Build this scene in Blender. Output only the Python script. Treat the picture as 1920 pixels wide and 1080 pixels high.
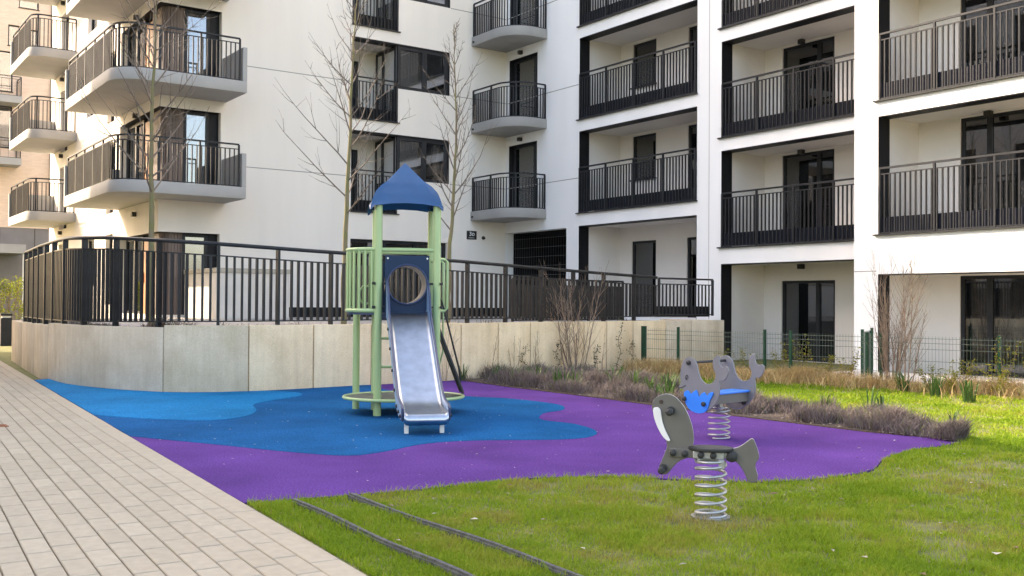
import bpy, bmesh, math, random
import numpy as np
from mathutils import Vector, Matrix

for o in list(bpy.data.objects):
    bpy.data.objects.remove(o, do_unlink=True)
random.seed(7)
RNG = np.random.default_rng(11)
SC = bpy.context.scene
COL = SC.collection
PI = math.pi

# ------------------------------------------------------------------ camera, sky, sun, exposure
# World frame: the two courtyard facades are the planes y = YA (left wing) and x = 0 (right wing),
# z = 0 is the playground.  Metres.
YA = -0.42
GA = 11.45                                    # gable plane of the left wing
CAM = Vector((19.31, 27.3, 1.4))
YAW, PITCH, ROLL, FPX = 0.95523, 0.01443, 0.00656, 1886.0
_U = (math.sin(YAW), math.cos(YAW)); _D = (math.cos(YAW), -math.sin(YAW))
def _w(x, y, z): return Vector((-(x*_U[0]+y*_U[1]), x*_D[0]+y*_D[1], z))
_fo = Vector((0, math.cos(PITCH), math.sin(PITCH))); _uo = Vector((0, -math.sin(PITCH), math.cos(PITCH)))
_ro = Vector((1, 0, 0))
_r2 = _ro*math.cos(ROLL)+_uo*math.sin(ROLL); _u2 = _uo*math.cos(ROLL)-_ro*math.sin(ROLL)
C_R, C_U, C_F = _w(*_r2), _w(*_u2), _w(*_fo)
cd = bpy.data.cameras.new('camera'); cam = bpy.data.objects.new('camera', cd); COL.objects.link(cam)
m = Matrix.Identity(4)
for i in range(3):
    m[i][0] = C_R[i]; m[i][1] = C_U[i]; m[i][2] = -C_F[i]; m[i][3] = CAM[i]
cam.matrix_world = m
cd.sensor_width = 36; cd.sensor_fit = 'HORIZONTAL'; cd.lens = 36*FPX/1920
cd.clip_start = 0.1; cd.clip_end = 2000
SC.camera = cam

SUN = Vector((0.50, -0.69, 0.53)).normalized()
world = bpy.data.worlds.new('World'); SC.world = world; world.use_nodes = True
wn = world.node_tree; wn.nodes.clear()
sky = wn.nodes.new('ShaderNodeTexSky'); sky.sky_type = 'NISHITA'; sky.sun_disc = False
sky.sun_elevation = math.asin(SUN.z); sky.sun_rotation = math.atan2(SUN.x, SUN.y)
sky.air_density = 1.0; sky.dust_density = 3.0; sky.ozone_density = 1.0
bg = wn.nodes.new('ShaderNodeBackground'); bg.inputs['Strength'].default_value = 0.15
wo = wn.nodes.new('ShaderNodeOutputWorld')
wn.links.new(sky.outputs[0], bg.inputs[0]); wn.links.new(bg.outputs[0], wo.inputs[0])
sd = bpy.data.lights.new('sun', 'SUN'); sd.energy = 2.1; sd.angle = math.radians(0.53); sd.color = (1, 0.93, 0.82)
so = bpy.data.objects.new('sun', sd); COL.objects.link(so); so.location = (30, -30, 40)
so.rotation_euler = SUN.to_track_quat('Z', 'Y').to_euler()
vs = SC.view_settings
vs.view_transform = 'Standard'; vs.look = 'None'; vs.gamma = 1; vs.use_curve_mapping = False
vs.exposure = 2.45
try:
    vs.use_white_balance = True; vs.white_balance_temperature = 7700; vs.white_balance_tint = 14
except Exception:
    pass

# ------------------------------------------------------------------ helpers
def tag(o, label=None, cat=None, group=None, kind=None):
    if label: o['label'] = label
    if cat: o['category'] = cat
    if group: o['group'] = group
    if kind: o['kind'] = kind
    return o

def thing(name, label, cat, loc=(0, 0, 0), rz=0, group=None):
    o = bpy.data.objects.new(name, None); COL.objects.link(o)
    o.empty_display_size = 0.2
    o.location = loc; o.rotation_euler = (0, 0, rz)
    return tag(o, label, cat, group)

class MB:
    def __init__(s): s.v = []; s.f = []
    def quad(s, *p):
        n = len(s.v); s.v += [tuple(q) for q in p]; s.f.append(tuple(range(n, n+len(p))))
    def box(s, x0, x1, y0, y1, z0, z1):
        if x0 > x1: x0, x1 = x1, x0
        if y0 > y1: y0, y1 = y1, y0
        if z0 > z1: z0, z1 = z1, z0
        n = len(s.v)
        s.v += [(x0, y0, z0), (x1, y0, z0), (x1, y1, z0), (x0, y1, z0), (x0, y0, z1), (x1, y0, z1), (x1, y1, z1), (x0, y1, z1)]
        s.f += [tuple(n+i for i in q) for q in ((0, 3, 2, 1), (4, 5, 6, 7), (0, 1, 5, 4), (1, 2, 6, 5), (2, 3, 7, 6), (3, 0, 4, 7))]
    def obox(s, c, ax, hx, hy, z0, z1):
        """box centred at c (x, y), long axis direction ax, half sizes hx along ax, hy across"""
        l = math.hypot(*ax); ux, uy = ax[0]/l, ax[1]/l; n = len(s.v)
        for z in (z0, z1):
            for i, j in ((-1, -1), (1, -1), (1, 1), (-1, 1)):
                s.v.append((c[0]+ux*hx*i-uy*hy*j, c[1]+uy*hx*i+ux*hy*j, z))
        s.f += [tuple(n+i for i in q) for q in ((0, 3, 2, 1), (4, 5, 6, 7), (0, 1, 5, 4), (1, 2, 6, 5), (2, 3, 7, 6), (3, 0, 4, 7))]
    def tube(s, pts, r, sides=8, caps=True):
        pts = [Vector(p) for p in pts]; k = len(pts)
        rs = r if isinstance(r, (list, tuple)) else [r]*k
        base = len(s.v); prev = None
        for i, p in enumerate(pts):
            t = (pts[min(i+1, k-1)]-pts[max(i-1, 0)])
            t = t.normalized() if t.length > 1e-9 else Vector((0, 0, 1))
            if prev is None:
                a = Vector((0, 0, 1)) if abs(t.z) < 0.9 else Vector((1, 0, 0))
                prev = t.cross(a).normalized()
            nrm = prev-t*prev.dot(t)
            nrm = nrm.normalized() if nrm.length > 1e-6 else t.orthogonal().normalized()
            prev = nrm; b = t.cross(nrm)
            for j in range(sides):
                an = 2*PI*j/sides
                s.v.append(tuple(p+(nrm*math.cos(an)+b*math.sin(an))*rs[i]))
        for i in range(k-1):
            for j in range(sides):
                a0 = base+i*sides+j; a1 = base+i*sides+(j+1) % sides
                s.f.append((a0, a1, a1+sides, a0+sides))
        if caps:
            s.f.append(tuple(base+j for j in reversed(range(sides))))
            s.f.append(tuple(base+(k-1)*sides+j for j in range(sides)))
    def sweep(s, pts, w, h0, h1):
        """rectangular bar along a horizontal polyline of (x, y, z); h0..h1 relative to z"""
        k = len(pts); base = len(s.v)
        for i, p in enumerate(pts):
            a = pts[max(i-1, 0)]; b = pts[min(i+1, k-1)]
            t = Vector((b[0]-a[0], b[1]-a[1], 0)).normalized(); n = Vector((-t.y, t.x, 0))
            for sx, hh in ((-1, h0), (1, h0), (1, h1), (-1, h1)):
                s.v.append((p[0]+n.x*w*sx/2, p[1]+n.y*w*sx/2, p[2]+hh))
        for i in range(k-1):
            for j in range(4):
                a0 = base+i*4+j; a1 = base+i*4+(j+1) % 4
                s.f.append((a0, a1, a1+4, a0+4))
        s.f.append(tuple(base+j for j in (3, 2, 1, 0))); s.f.append(tuple(base+(k-1)*4+j for j in range(4)))
    def prism(s, poly, z0, z1):
        n = len(s.v); k = len(poly)
        s.v += [(p[0], p[1], z0) for p in poly]+[(p[0], p[1], z1) for p in poly]
        s.f.append(tuple(n+i for i in reversed(range(k)))); s.f.append(tuple(n+k+i for i in range(k)))
        for i in range(k):
            j = (i+1) % k; s.f.append((n+i, n+j, n+k+j, n+k+i))
    def plate(s, poly, y0, y1):
        """polygon in the x-z plane, thickness y0..y1"""
        n = len(s.v); k = len(poly)
        s.v += [(p[0], y0, p[1]) for p in poly]+[(p[0], y1, p[1]) for p in poly]
        s.f.append(tuple(n+i for i in range(k))); s.f.append(tuple(n+k+i for i in reversed(range(k))))
        for i in range(k):
            j = (i+1) % k; s.f.append((n+i, n+k+i, n+k+j, n+j))
    def build(s, name, mat, parent=None, smooth=False, bevel=0, kind=None, fix=True):
        me = bpy.data.meshes.new(name); me.from_pydata(s.v, [], s.f)
        if fix or bevel:
            bm = bmesh.new(); bm.from_mesh(me)
            bmesh.ops.recalc_face_normals(bm, faces=bm.faces)
            if bevel:
                ed = [e for e in bm.edges if e.is_manifold and e.calc_face_angle(0) > 0.5]
                bmesh.ops.bevel(bm, geom=ed, offset=bevel, segments=2, profile=0.5, affect='EDGES', clamp_overlap=True)
            bm.to_mesh(me); bm.free()
        if smooth:
            me.polygons.foreach_set('use_smooth', [True]*len(me.polygons))
            try: me.set_sharp_from_angle(angle=math.radians(40))
            except Exception: pass
        me.materials.append(mat)
        o = bpy.data.objects.new(name, me); COL.objects.link(o)
        if parent: o.parent = parent
        if kind: o['kind'] = kind
        return o

def catmull(P, n=8, closed=True):
    out = []; k = len(P)
    rng = range(k) if closed else range(k-1)
    for i in rng:
        p0 = P[(i-1) % k] if closed or i > 0 else P[i]; p1 = P[i]; p2 = P[(i+1) % k]
        p3 = P[(i+2) % k] if closed or i+2 < k else p2
        for j in range(n):
            t = j/n
            out.append(tuple(0.5*((2*p1[c])+(-p0[c]+p2[c])*t+(2*p0[c]-5*p1[c]+4*p2[c]-p3[c])*t*t+(-p0[c]+3*p1[c]-3*p2[c]+p3[c])*t**3) for c in (0, 1)))
    if not closed: out.append(tuple(P[-1][:2]))
    return out

# ------------------------------------------------------------------ materials
def mat(name, col, rough=0.7, metal=0.0, var=0.0, scale=6.0, col2=None, bump=0.0, bscale=40.0, spec=0.5, detail=6.0, coat=0.0, streak=False):
    M = bpy.data.materials.new(name); M.use_nodes = True
    nt = M.node_tree; b = nt.nodes['Principled BSDF']
    b.inputs['Roughness'].default_value = rough; b.inputs['Metallic'].default_value = metal
    b.inputs['Specular IOR Level'].default_value = spec
    if coat: b.inputs['Coat Weight'].default_value = coat
    tc = nt.nodes.new('ShaderNodeTexCoord')
    if var or col2:
        n = nt.nodes.new('ShaderNodeTexNoise'); n.inputs['Scale'].default_value = scale; n.inputs['Detail'].default_value = detail
        if streak:
            mp = nt.nodes.new('ShaderNodeMapping'); mp.inputs['Scale'].default_value = (1, 1, 0.12)
            nt.links.new(tc.outputs['Object'], mp.inputs[0]); nt.links.new(mp.outputs[0], n.inputs['Vector'])
        else:
            nt.links.new(tc.outputs['Object'], n.inputs['Vector'])
        r = nt.nodes.new('ShaderNodeValToRGB')
        c2 = col2 or tuple(min(1, c*(1+var)) for c in col); c1 = col if col2 else tuple(c*(1-var) for c in col)
        r.color_ramp.elements[0].position = 0.33; r.color_ramp.elements[1].position = 0.67
        r.color_ramp.elements[0].color = (*c1, 1); r.color_ramp.elements[1].color = (*c2, 1)
        nt.links.new(n.outputs['Fac'], r.inputs[0]); nt.links.new(r.outputs[0], b.inputs['Base Color'])
    else:
        b.inputs['Base Color'].default_value = (*col, 1)
    if bump:
        n2 = nt.nodes.new('ShaderNodeTexNoise'); n2.inputs['Scale'].default_value = bscale; n2.inputs['Detail'].default_value = 4
        nt.links.new(tc.outputs['Object'], n2.inputs['Vector'])
        bp = nt.nodes.new('ShaderNodeBump'); bp.inputs['Strength'].default_value = bump; bp.inputs['Distance'].default_value = 0.01
        nt.links.new(n2.outputs['Fac'], bp.inputs['Height']); nt.links.new(bp.outputs[0], b.inputs['Normal'])
    return M

def mat_tint(name, stops, rough=0.8, spec=0.3, trans=0.0, noise=0.0):
    """colour picked by a per-piece 'tint' attribute"""
    M = bpy.data.materials.new(name); M.use_nodes = True; nt = M.node_tree; b = nt.nodes['Principled BSDF']
    at = nt.nodes.new('ShaderNodeAttribute'); at.attribute_name = 'tint'
    r = nt.nodes.new('ShaderNodeValToRGB')
    while len(r.color_ramp.elements) < len(stops): r.color_ramp.elements.new(0.5)
    for e, (p, c) in zip(r.color_ramp.elements, stops): e.position = p; e.color = (*c, 1)
    nt.links.new(at.outputs['Fac'], r.inputs[0])
    src = r.outputs[0]
    if noise:
        tc = nt.nodes.new('ShaderNodeTexCoord'); n = nt.nodes.new('ShaderNodeTexNoise'); n.inputs['Scale'].default_value = 14; n.inputs['Detail'].default_value = 8
        geo = nt.nodes.new('ShaderNodeNewGeometry')
        nt.links.new(geo.outputs['Position'], n.inputs['Vector'])
        mr = nt.nodes.new('ShaderNodeMapRange'); mr.inputs[1].default_value = 0.3; mr.inputs[2].default_value = 0.7
        mr.inputs[3].default_value = 1-noise; mr.inputs[4].default_value = 1+noise
        nt.links.new(n.outputs['Fac'], mr.inputs[0])
        mx = nt.nodes.new('ShaderNodeVectorMath'); mx.operation = 'SCALE'
        nt.links.new(src, mx.inputs[0]); nt.links.new(mr.outputs[0], mx.inputs['Scale']); src = mx.outputs[0]
        bp = nt.nodes.new('ShaderNodeBump'); bp.inputs['Strength'].default_value = 0.25; bp.inputs['Distance'].default_value = 0.004
        n3 = nt.nodes.new('ShaderNodeTexNoise'); n3.inputs['Scale'].default_value = 160; nt.links.new(geo.outputs['Position'], n3.inputs['Vector'])
        nt.links.new(n3.outputs['Fac'], bp.inputs['Height']); nt.links.new(bp.outputs[0], b.inputs['Normal'])
    nt.links.new(src, b.inputs['Base Color'])
    b.inputs['Roughness'].default_value = rough; b.inputs['Specular IOR Level'].default_value = spec
    if trans:
        tr = nt.nodes.new('ShaderNodeBsdfTranslucent'); nt.links.new(src, tr.inputs[0])
        mx2 = nt.nodes.new('ShaderNodeMixShader'); mx2.inputs[0].default_value = trans
        out = nt.nodes['Material Output']
        nt.links.new(b.outputs[0], mx2.inputs[1]); nt.links.new(tr.outputs[0], mx2.inputs[2]); nt.links.new(mx2.outputs[0], out.inputs[0])
    return M

def glass_mat(name, tint=0.55, base=0.10):
    M = bpy.data.materials.new(name); M.use_nodes = True; nt = M.node_tree; nt.nodes.clear()
    out = nt.nodes.new('ShaderNodeOutputMaterial'); tr = nt.nodes.new('ShaderNodeBsdfTransparent'); tr.inputs[0].default_value = (tint, tint, tint*1.02, 1)
    gl = nt.nodes.new('ShaderNodeBsdfGlossy'); gl.inputs['Roughness'].default_value = 0.015; gl.inputs['Color'].default_value = (0.95, 0.97, 1, 1)
    fr = nt.nodes.new('ShaderNodeFresnel'); fr.inputs['IOR'].default_value = 1.7
    ad = nt.nodes.new('ShaderNodeMath'); ad.operation = 'ADD'; ad.inputs[1].default_value = base; ad.use_clamp = True
    mx = nt.nodes.new('ShaderNodeMixShader')
    nt.links.new(fr.outputs[0], ad.inputs[0]); nt.links.new(ad.outputs[0], mx.inputs[0])
    nt.links.new(tr.outputs[0], mx.inputs[1]); nt.links.new(gl.outputs[0], mx.inputs[2]); nt.links.new(mx.outputs[0], out.inputs[0])
    return M

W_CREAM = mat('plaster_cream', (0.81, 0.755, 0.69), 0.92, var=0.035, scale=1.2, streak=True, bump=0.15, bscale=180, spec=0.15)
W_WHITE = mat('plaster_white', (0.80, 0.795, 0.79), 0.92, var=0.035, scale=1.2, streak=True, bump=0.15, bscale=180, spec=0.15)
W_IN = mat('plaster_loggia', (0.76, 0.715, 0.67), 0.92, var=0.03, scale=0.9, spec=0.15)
JOINT = mat('joint_line', (0.30, 0.28, 0.26), 0.9)
SLAB = mat('balcony_concrete', (0.31, 0.305, 0.295), 0.75, var=0.05, scale=2.0, bump=0.1, bscale=90)
SLABL = mat('balcony_render', (0.36, 0.352, 0.34), 0.8, var=0.04, scale=2.0)
DARK = mat('anthracite_metal', (0.028, 0.029, 0.032), 0.42, spec=0.2, var=0.15, scale=3)
DARK2 = mat('anthracite_railing', (0.024, 0.025, 0.028), 0.4, spec=0.2, var=0.15, scale=3)
FENCE = mat('fence_steel', (0.026, 0.0265, 0.028), 0.38, spec=0.2, var=0.2, scale=5)
BLACK = mat('black_sheet', (0.010, 0.010, 0.012), 0.5, spec=0.2, var=0.2, scale=2)
KICK = mat('navy_kick_sheet', (0.013, 0.015, 0.024), 0.45, spec=0.2)
GLASS = glass_mat('window_glass', 0.72, 0.10)
GLASSD = glass_mat('window_glass_dark', 0.55, 0.06)
ROOM = mat('room_interior', (0.30, 0.29, 0.28), 0.9)
ROOML = mat('room_interior_pale', (0.62, 0.60, 0.57), 0.9)
CURTAIN = mat('curtain_cloth', (0.62, 0.56, 0.48), 0.9, var=0.1, scale=8)
WOOD = mat('cladding_wood', (0.12, 0.085, 0.07), 0.6, col2=(0.19, 0.14, 0.12), scale=5, streak=True)
ORANGE = mat('orange_wood', (0.42, 0.16, 0.045), 0.5, col2=(0.33, 0.11, 0.03), scale=9, streak=True)
LAMPM = mat('lamp_body', (0.02, 0.018, 0.016), 0.5)
def concrete(name, dark, light, stain):
    """board-formed precast: blotches, fine vertical run marks, specks, pores"""
    M = bpy.data.materials.new(name); M.use_nodes = True; nt = M.node_tree; b = nt.nodes['Principled BSDF']
    geo = nt.nodes.new('ShaderNodeNewGeometry')
    def noise(sc, det, zs=1.0):
        n = nt.nodes.new('ShaderNodeTexNoise'); n.inputs['Scale'].default_value = sc; n.inputs['Detail'].default_value = det; n.inputs['Roughness'].default_value = 0.6
        mp = nt.nodes.new('ShaderNodeMapping'); mp.inputs['Scale'].default_value = (1, 1, zs)
        nt.links.new(geo.outputs['Position'], mp.inputs[0]); nt.links.new(mp.outputs[0], n.inputs['Vector']); return n.outputs['Fac']
    def ramp(src, p0, c0, p1, c1):
        r = nt.nodes.new('ShaderNodeValToRGB'); r.color_ramp.elements[0].position = p0; r.color_ramp.elements[1].position = p1
        r.color_ramp.elements[0].color = (*c0, 1); r.color_ramp.elements[1].color = (*c1, 1); nt.links.new(src, r.inputs[0]); return r.outputs[0]
    def mix(f, A, B, op='MIX'):
        m_ = nt.nodes.new('ShaderNodeMix'); m_.data_type = 'RGBA'; m_.blend_type = op
        if isinstance(f, float): m_.inputs['Factor'].default_value = f
        else: nt.links.new(f, m_.inputs['Factor'])
        nt.links.new(A, m_.inputs['A'])
        if isinstance(B, tuple): m_.inputs['B'].default_value = (*B, 1)
        else: nt.links.new(B, m_.inputs['B'])
        return m_.outputs['Result']
    base = ramp(noise(1.7, 10), 0.30, dark, 0.66, light)
    runs = ramp(noise(9, 6, 0.06), 0.35, (0.80, 0.79, 0.77), 0.62, (1.06, 1.06, 1.06)); c = mix(0.42, base, runs, 'MULTIPLY')
    c = mix(1.0, c, ramp(noise(70, 3), 0.3, (0.86, 0.86, 0.86), 0.7, (1.1, 1.1, 1.1)), 'MULTIPLY')
    c = mix(ramp(noise(2.6, 9, 0.35), 0.56, (0, 0, 0), 0.76, (0.55, 0.55, 0.55)), c, stain)
    c = mix(ramp(noise(38, 1), 0.74, (0, 0, 0), 0.77, (0.6, 0.6, 0.6)), c, tuple(x*0.45 for x in dark))
    nt.links.new(c, b.inputs['Base Color']); b.inputs['Roughness'].default_value = 0.92; b.inputs['Specular IOR Level'].default_value = 0.12
    bp = nt.nodes.new('ShaderNodeBump'); bp.inputs['Strength'].default_value = 0.35; bp.inputs['Distance'].default_value = 0.006
    nt.links.new(noise(55, 6), bp.inputs['Height']); nt.links.new(bp.outputs[0], b.inputs['Normal'])
    return M
CONC = concrete('wall_concrete_grey', (0.53, 0.43, 0.315), (0.67, 0.575, 0.45), (0.38, 0.295, 0.20))
CONC_BOUNCE = concrete('wall_concrete_bounce_lit', (0.68, 0.52, 0.335), (0.83, 0.665, 0.46), (0.53, 0.405, 0.245))  # warm bounced sunlight painted into the concrete colour of these panels
CONC3 = concrete('wall_concrete_mossy', (0.50, 0.405, 0.275), (0.65, 0.545, 0.405), (0.34, 0.285, 0.14))
GREENP = mat('green_powder_coat', (0.335, 0.46, 0.215), 0.36, var=0.04, scale=3, coat=0.15)
NAVY = mat('blue_plastic_panel', (0.010, 0.030, 0.070), 0.4, spec=0.2, var=0.06, scale=4)
ROOFB = mat('blue_roof_plastic', (0.014, 0.07, 0.175), 0.28, var=0.08, scale=4, coat=0.25)
SLIDEB = mat('slide_side_plastic', (0.16, 0.27, 0.42), 0.4, var=0.05, scale=4)
SLIDEE = mat('slide_edge', (0.02, 0.04, 0.10), 0.4)
STEEL = mat('brushed_stainless', (0.47, 0.49, 0.52), 0.3, metal=1.0, var=0.10, scale=9, bump=0.05, bscale=25)
GALV = mat('galvanised_spring', (0.40, 0.40, 0.405), 0.38, metal=0.75, var=0.12, scale=20)
RUBBERK = mat('black_rubber', (0.02, 0.02, 0.021), 0.6)
BELT = mat('grey_belt', (0.075, 0.085, 0.07), 0.7, var=0.2, scale=12)
BEIGE = mat('tunnel_plastic', (0.34, 0.30, 0.255), 0.45, var=0.05, scale=4)
GREYP = mat('walrus_panel', (0.115, 0.105, 0.092), 0.45, var=0.05, scale=7)
GREYB = mat('seal_panel', (0.175, 0.175, 0.185), 0.4, var=0.06, scale=7)
PALE = mat('panel_edge_core', (0.72, 0.70, 0.66), 0.5)
TUSK = mat('tusk_panel', (0.75, 0.72, 0.70), 0.45, var=0.03, scale=8)
WINGB = mat('bright_blue_panel', (0.012, 0.20, 0.72), 0.4, var=0.04, scale=8)
GFENCE = mat('green_mesh_fence', (0.010, 0.05, 0.028), 0.5, spec=0.25, var=0.2, scale=8)
GWIRE = mat('green_mesh_wire', (0.10, 0.13, 0.10), 0.45)
BARK = mat('tree_bark', (0.20, 0.155, 0.10), 0.9, col2=(0.16, 0.16, 0.06), scale=5, bump=0.5, bscale=60)
TWIG = mat('twig_bark', (0.16, 0.125, 0.10), 0.85, var=0.25, scale=10)
TWIG2 = mat('shrub_twig', (0.24, 0.165, 0.12), 0.85, var=0.25, scale=10)
IVY = mat_tint('ivy_leaf', [(0, (0.03, 0.05, 0.02)), (1, (0.09, 0.10, 0.04))])
GRAVEL = mat('terrace_gravel', (0.16, 0.13, 0.10), 0.95, col2=(0.5, 0.48, 0.45), scale=45, bump=0.8, bscale=60)
SOIL = mat('bed_soil', (0.05, 0.033, 0.024), 0.95, col2=(0.10, 0.07, 0.05), scale=25, bump=1.0, bscale=40)
LAWN = mat('lawn_soil', (0.085, 0.11, 0.022), 0.95, col2=(0.17, 0.155, 0.05), scale=5.5, bump=0.8, bscale=50, detail=10)
SAND = mat('joint_sand', (0.10, 0.08, 0.06), 0.95, var=0.3, scale=20)
PAVER = mat_tint('concrete_paver', [(0, (0.37, 0.312, 0.228)), (0.5, (0.395, 0.332, 0.244)), (1, (0.42, 0.356, 0.264))], 0.85, 0.25, noise=0.07)
PATIO = mat('patio_slab', (0.52, 0.49, 0.45), 0.85, var=0.1, scale=5)
GRASSM = mat_tint('grass_blade', [(0, (0.28, 0.21, 0.07)), (0.22, (0.33, 0.325, 0.05)), (0.5, (0.255, 0.345, 0.024)), (1, (0.13, 0.235, 0.012))], 0.6, 0.15, trans=0.35)
DRYM = mat_tint('dry_grass', [(0, (0.26, 0.155, 0.08)), (0.6, (0.50, 0.35, 0.17)), (0.9, (0.58, 0.45, 0.22)), (1, (0.30, 0.31, 0.07))], 0.8, 0.2, trans=0.25)
HEATH = mat_tint('heather_twig', [(0, (0.075, 0.055, 0.05)), (0.45, (0.165, 0.13, 0.125)), (0.75, (0.25, 0.205, 0.185)), (0.86, (0.19, 0.20, 0.08)), (1, (0.13, 0.17, 0.05))], 0.9, 0.1, trans=0.15)
LEAFG = mat_tint('bulb_leaf', [(0, (0.03, 0.07, 0.016)), (1, (0.085, 0.155, 0.04))], 0.5, 0.2, trans=0.25)
LEAFY = mat_tint('yellow_green_leaf', [(0, (0.10, 0.13, 0.02)), (0.6, (0.26, 0.26, 0.035)), (1, (0.40, 0.34, 0.05))], 0.6, 0.3, trans=0.35)
HEDGE = mat_tint('bamboo_leaf', [(0, (0.07, 0.11, 0.015)), (0.6, (0.20, 0.24, 0.03)), (1, (0.36, 0.36, 0.06))], 0.6, 0.3, trans=0.35)
EDGING = mat('edging_plastic', (0.035, 0.036, 0.038), 0.55, col2=(0.10, 0.10, 0.10), scale=25, bump=0.4, bscale=80)
RUST = mat('rusty_iron', (0.23, 0.075, 0.03), 0.85, col2=(0.33, 0.13, 0.06), scale=30, bump=0.5, bscale=60)
TILE_GREY = mat('plinth_cladding', (0.20, 0.185, 0.18), 0.7, var=0.06, scale=2)
SIGNK = mat('sign_black', (0.015, 0.015, 0.016), 0.4)
SIGNW = mat('sign_lettering', (0.82, 0.82, 0.82), 0.5)
DEADLEAF = mat_tint('dead_leaf', [(0, (0.16, 0.09, 0.05)), (1, (0.50, 0.44, 0.36))], 0.8, 0.2)

def rubber(name, c):
    """wet-poured rubber granulate: fine granules, broad faded patches, scuffs"""
    M = bpy.data.materials.new(name); M.use_nodes = True; nt = M.node_tree; b = nt.nodes['Principled BSDF']
    geo = nt.nodes.new('ShaderNodeNewGeometry')
    def noise(sc, det): n = nt.nodes.new('ShaderNodeTexNoise'); n.inputs['Scale'].default_value = sc; n.inputs['Detail'].default_value = det; nt.links.new(geo.outputs['Position'], n.inputs['Vector']); return n
    def rng(src, a0, a1, lo, hi):
        m_ = nt.nodes.new('ShaderNodeMapRange'); m_.inputs[1].default_value = a0; m_.inputs[2].default_value = a1; m_.inputs[3].default_value = lo; m_.inputs[4].default_value = hi
        nt.links.new(src, m_.inputs[0]); return m_.outputs[0]
    broad = rng(noise(0.9, 8).outputs['Fac'], 0.3, 0.7, 0.80, 1.20); grain = rng(noise(60, 6).outputs['Fac'], 0.32, 0.68, 0.66, 1.34)
    mul = nt.nodes.new('ShaderNodeMath'); mul.operation = 'MULTIPLY'; nt.links.new(broad, mul.inputs[0]); nt.links.new(grain, mul.inputs[1])
    sc_ = nt.nodes.new('ShaderNodeVectorMath'); sc_.operation = 'SCALE'; sc_.inputs[0].default_value = c; nt.links.new(mul.outputs[0], sc_.inputs['Scale'])
    dust = rng(noise(3.2, 10).outputs['Fac'], 0.56, 0.80, 0.0, 0.30)
    mx = nt.nodes.new('ShaderNodeMix'); mx.data_type = 'RGBA'; mx.inputs['B'].default_value = (*[1.4*x+0.006 for x in c], 1)
    nt.links.new(dust, mx.inputs['Factor']); nt.links.new(sc_.outputs[0], mx.inputs['A']); nt.links.new(mx.outputs['Result'], b.inputs['Base Color'])
    b.inputs['Roughness'].default_value = 0.95; b.inputs['Specular IOR Level'].default_value = 0.04
    bp = nt.nodes.new('ShaderNodeBump'); bp.inputs['Strength'].default_value = 0.6; bp.inputs['Distance'].default_value = 0.004
    nt.links.new(noise(230, 3).outputs['Fac'], bp.inputs['Height']); nt.links.new(bp.outputs[0], b.inputs['Normal'])
    return M
PURPLE = rubber('rubber_purple', (0.104, 0.043, 0.195))
BLUE = rubber('rubber_blue', (0.003, 0.085, 0.225))
LBLUE = rubber('rubber_light_blue', (0.001, 0.16, 0.36))

def brick_mat():
    M = bpy.data.materials.new('brick_facing'); M.use_nodes = True; nt = M.node_tree; b = nt.nodes['Principled BSDF']
    tc = nt.nodes.new('ShaderNodeTexCoord'); mp = nt.nodes.new('ShaderNodeMapping'); mp.inputs['Rotation'].default_value = (PI/2, 0, 0)
    nt.links.new(tc.outputs['Object'], mp.inputs[0])
    br = nt.nodes.new('ShaderNodeTexBrick'); br.inputs['Scale'].default_value = 1.0
    br.inputs['Brick Width'].default_value = 0.30; br.inputs['Row Height'].default_value = 0.08; br.inputs['Mortar Size'].default_value = 0.008
    br.inputs['Color1'].default_value = (0.76, 0.58, 0.44, 1); br.inputs['Color2'].default_value = (0.70, 0.51, 0.38, 1); br.inputs['Mortar'].default_value = (0.66, 0.54, 0.44, 1)
    nt.links.new(mp.outputs[0], br.inputs['Vector'])
    br2 = nt.nodes.new('ShaderNodeTexBrick'); br2.inputs['Scale'].default_value = 1.0
    br2.inputs['Brick Width'].default_value = 0.30; br2.inputs['Row Height'].default_value = 0.08; br2.inputs['Mortar Size'].default_value = 0.0
    br2.inputs['Color1'].default_value = (0, 0, 0, 1); br2.inputs['Color2'].default_value = (1, 1, 1, 1); br2.inputs['Bias'].default_value = -0.7
    nt.links.new(mp.outputs[0], br2.inputs['Vector'])
    r = nt.nodes.new('ShaderNodeValToRGB'); r.color_ramp.elements[0].position = 0.30; r.color_ramp.elements[1].position = 0.40
    nt.links.new(br2.outputs['Color'], r.inputs[0])
    mx = nt.nodes.new('ShaderNodeMix'); mx.data_type = 'RGBA'; mx.inputs['B'].default_value = (0.24, 0.14, 0.10, 1)
    nt.links.new(r.outputs[0], mx.inputs['Factor']); nt.links.new(br.outputs['Color'], mx.inputs['A'])
    nt.links.new(mx.outputs['Result'], b.inputs['Base Color']); b.inputs['Roughness'].default_value = 0.9
    return M
BRICK = brick_mat()

# ------------------------------------------------------------------ facade frames: (along, outward, up)
FA = lambda u, w, z: (u, YA+w, z)
FB = lambda u, w, z: (w, u, z)
FC = lambda u, w, z: (0.9+w, u, z)
FG = lambda u, w, z: (GA+w, u, z)

def fbox(mb, fr, u0, u1, w0, w1, z0, z1):
    a = fr(u0, w0, z0); b = fr(u1, w1, z1); mb.box(a[0], b[0], a[1], b[1], a[2], b[2])

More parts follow.
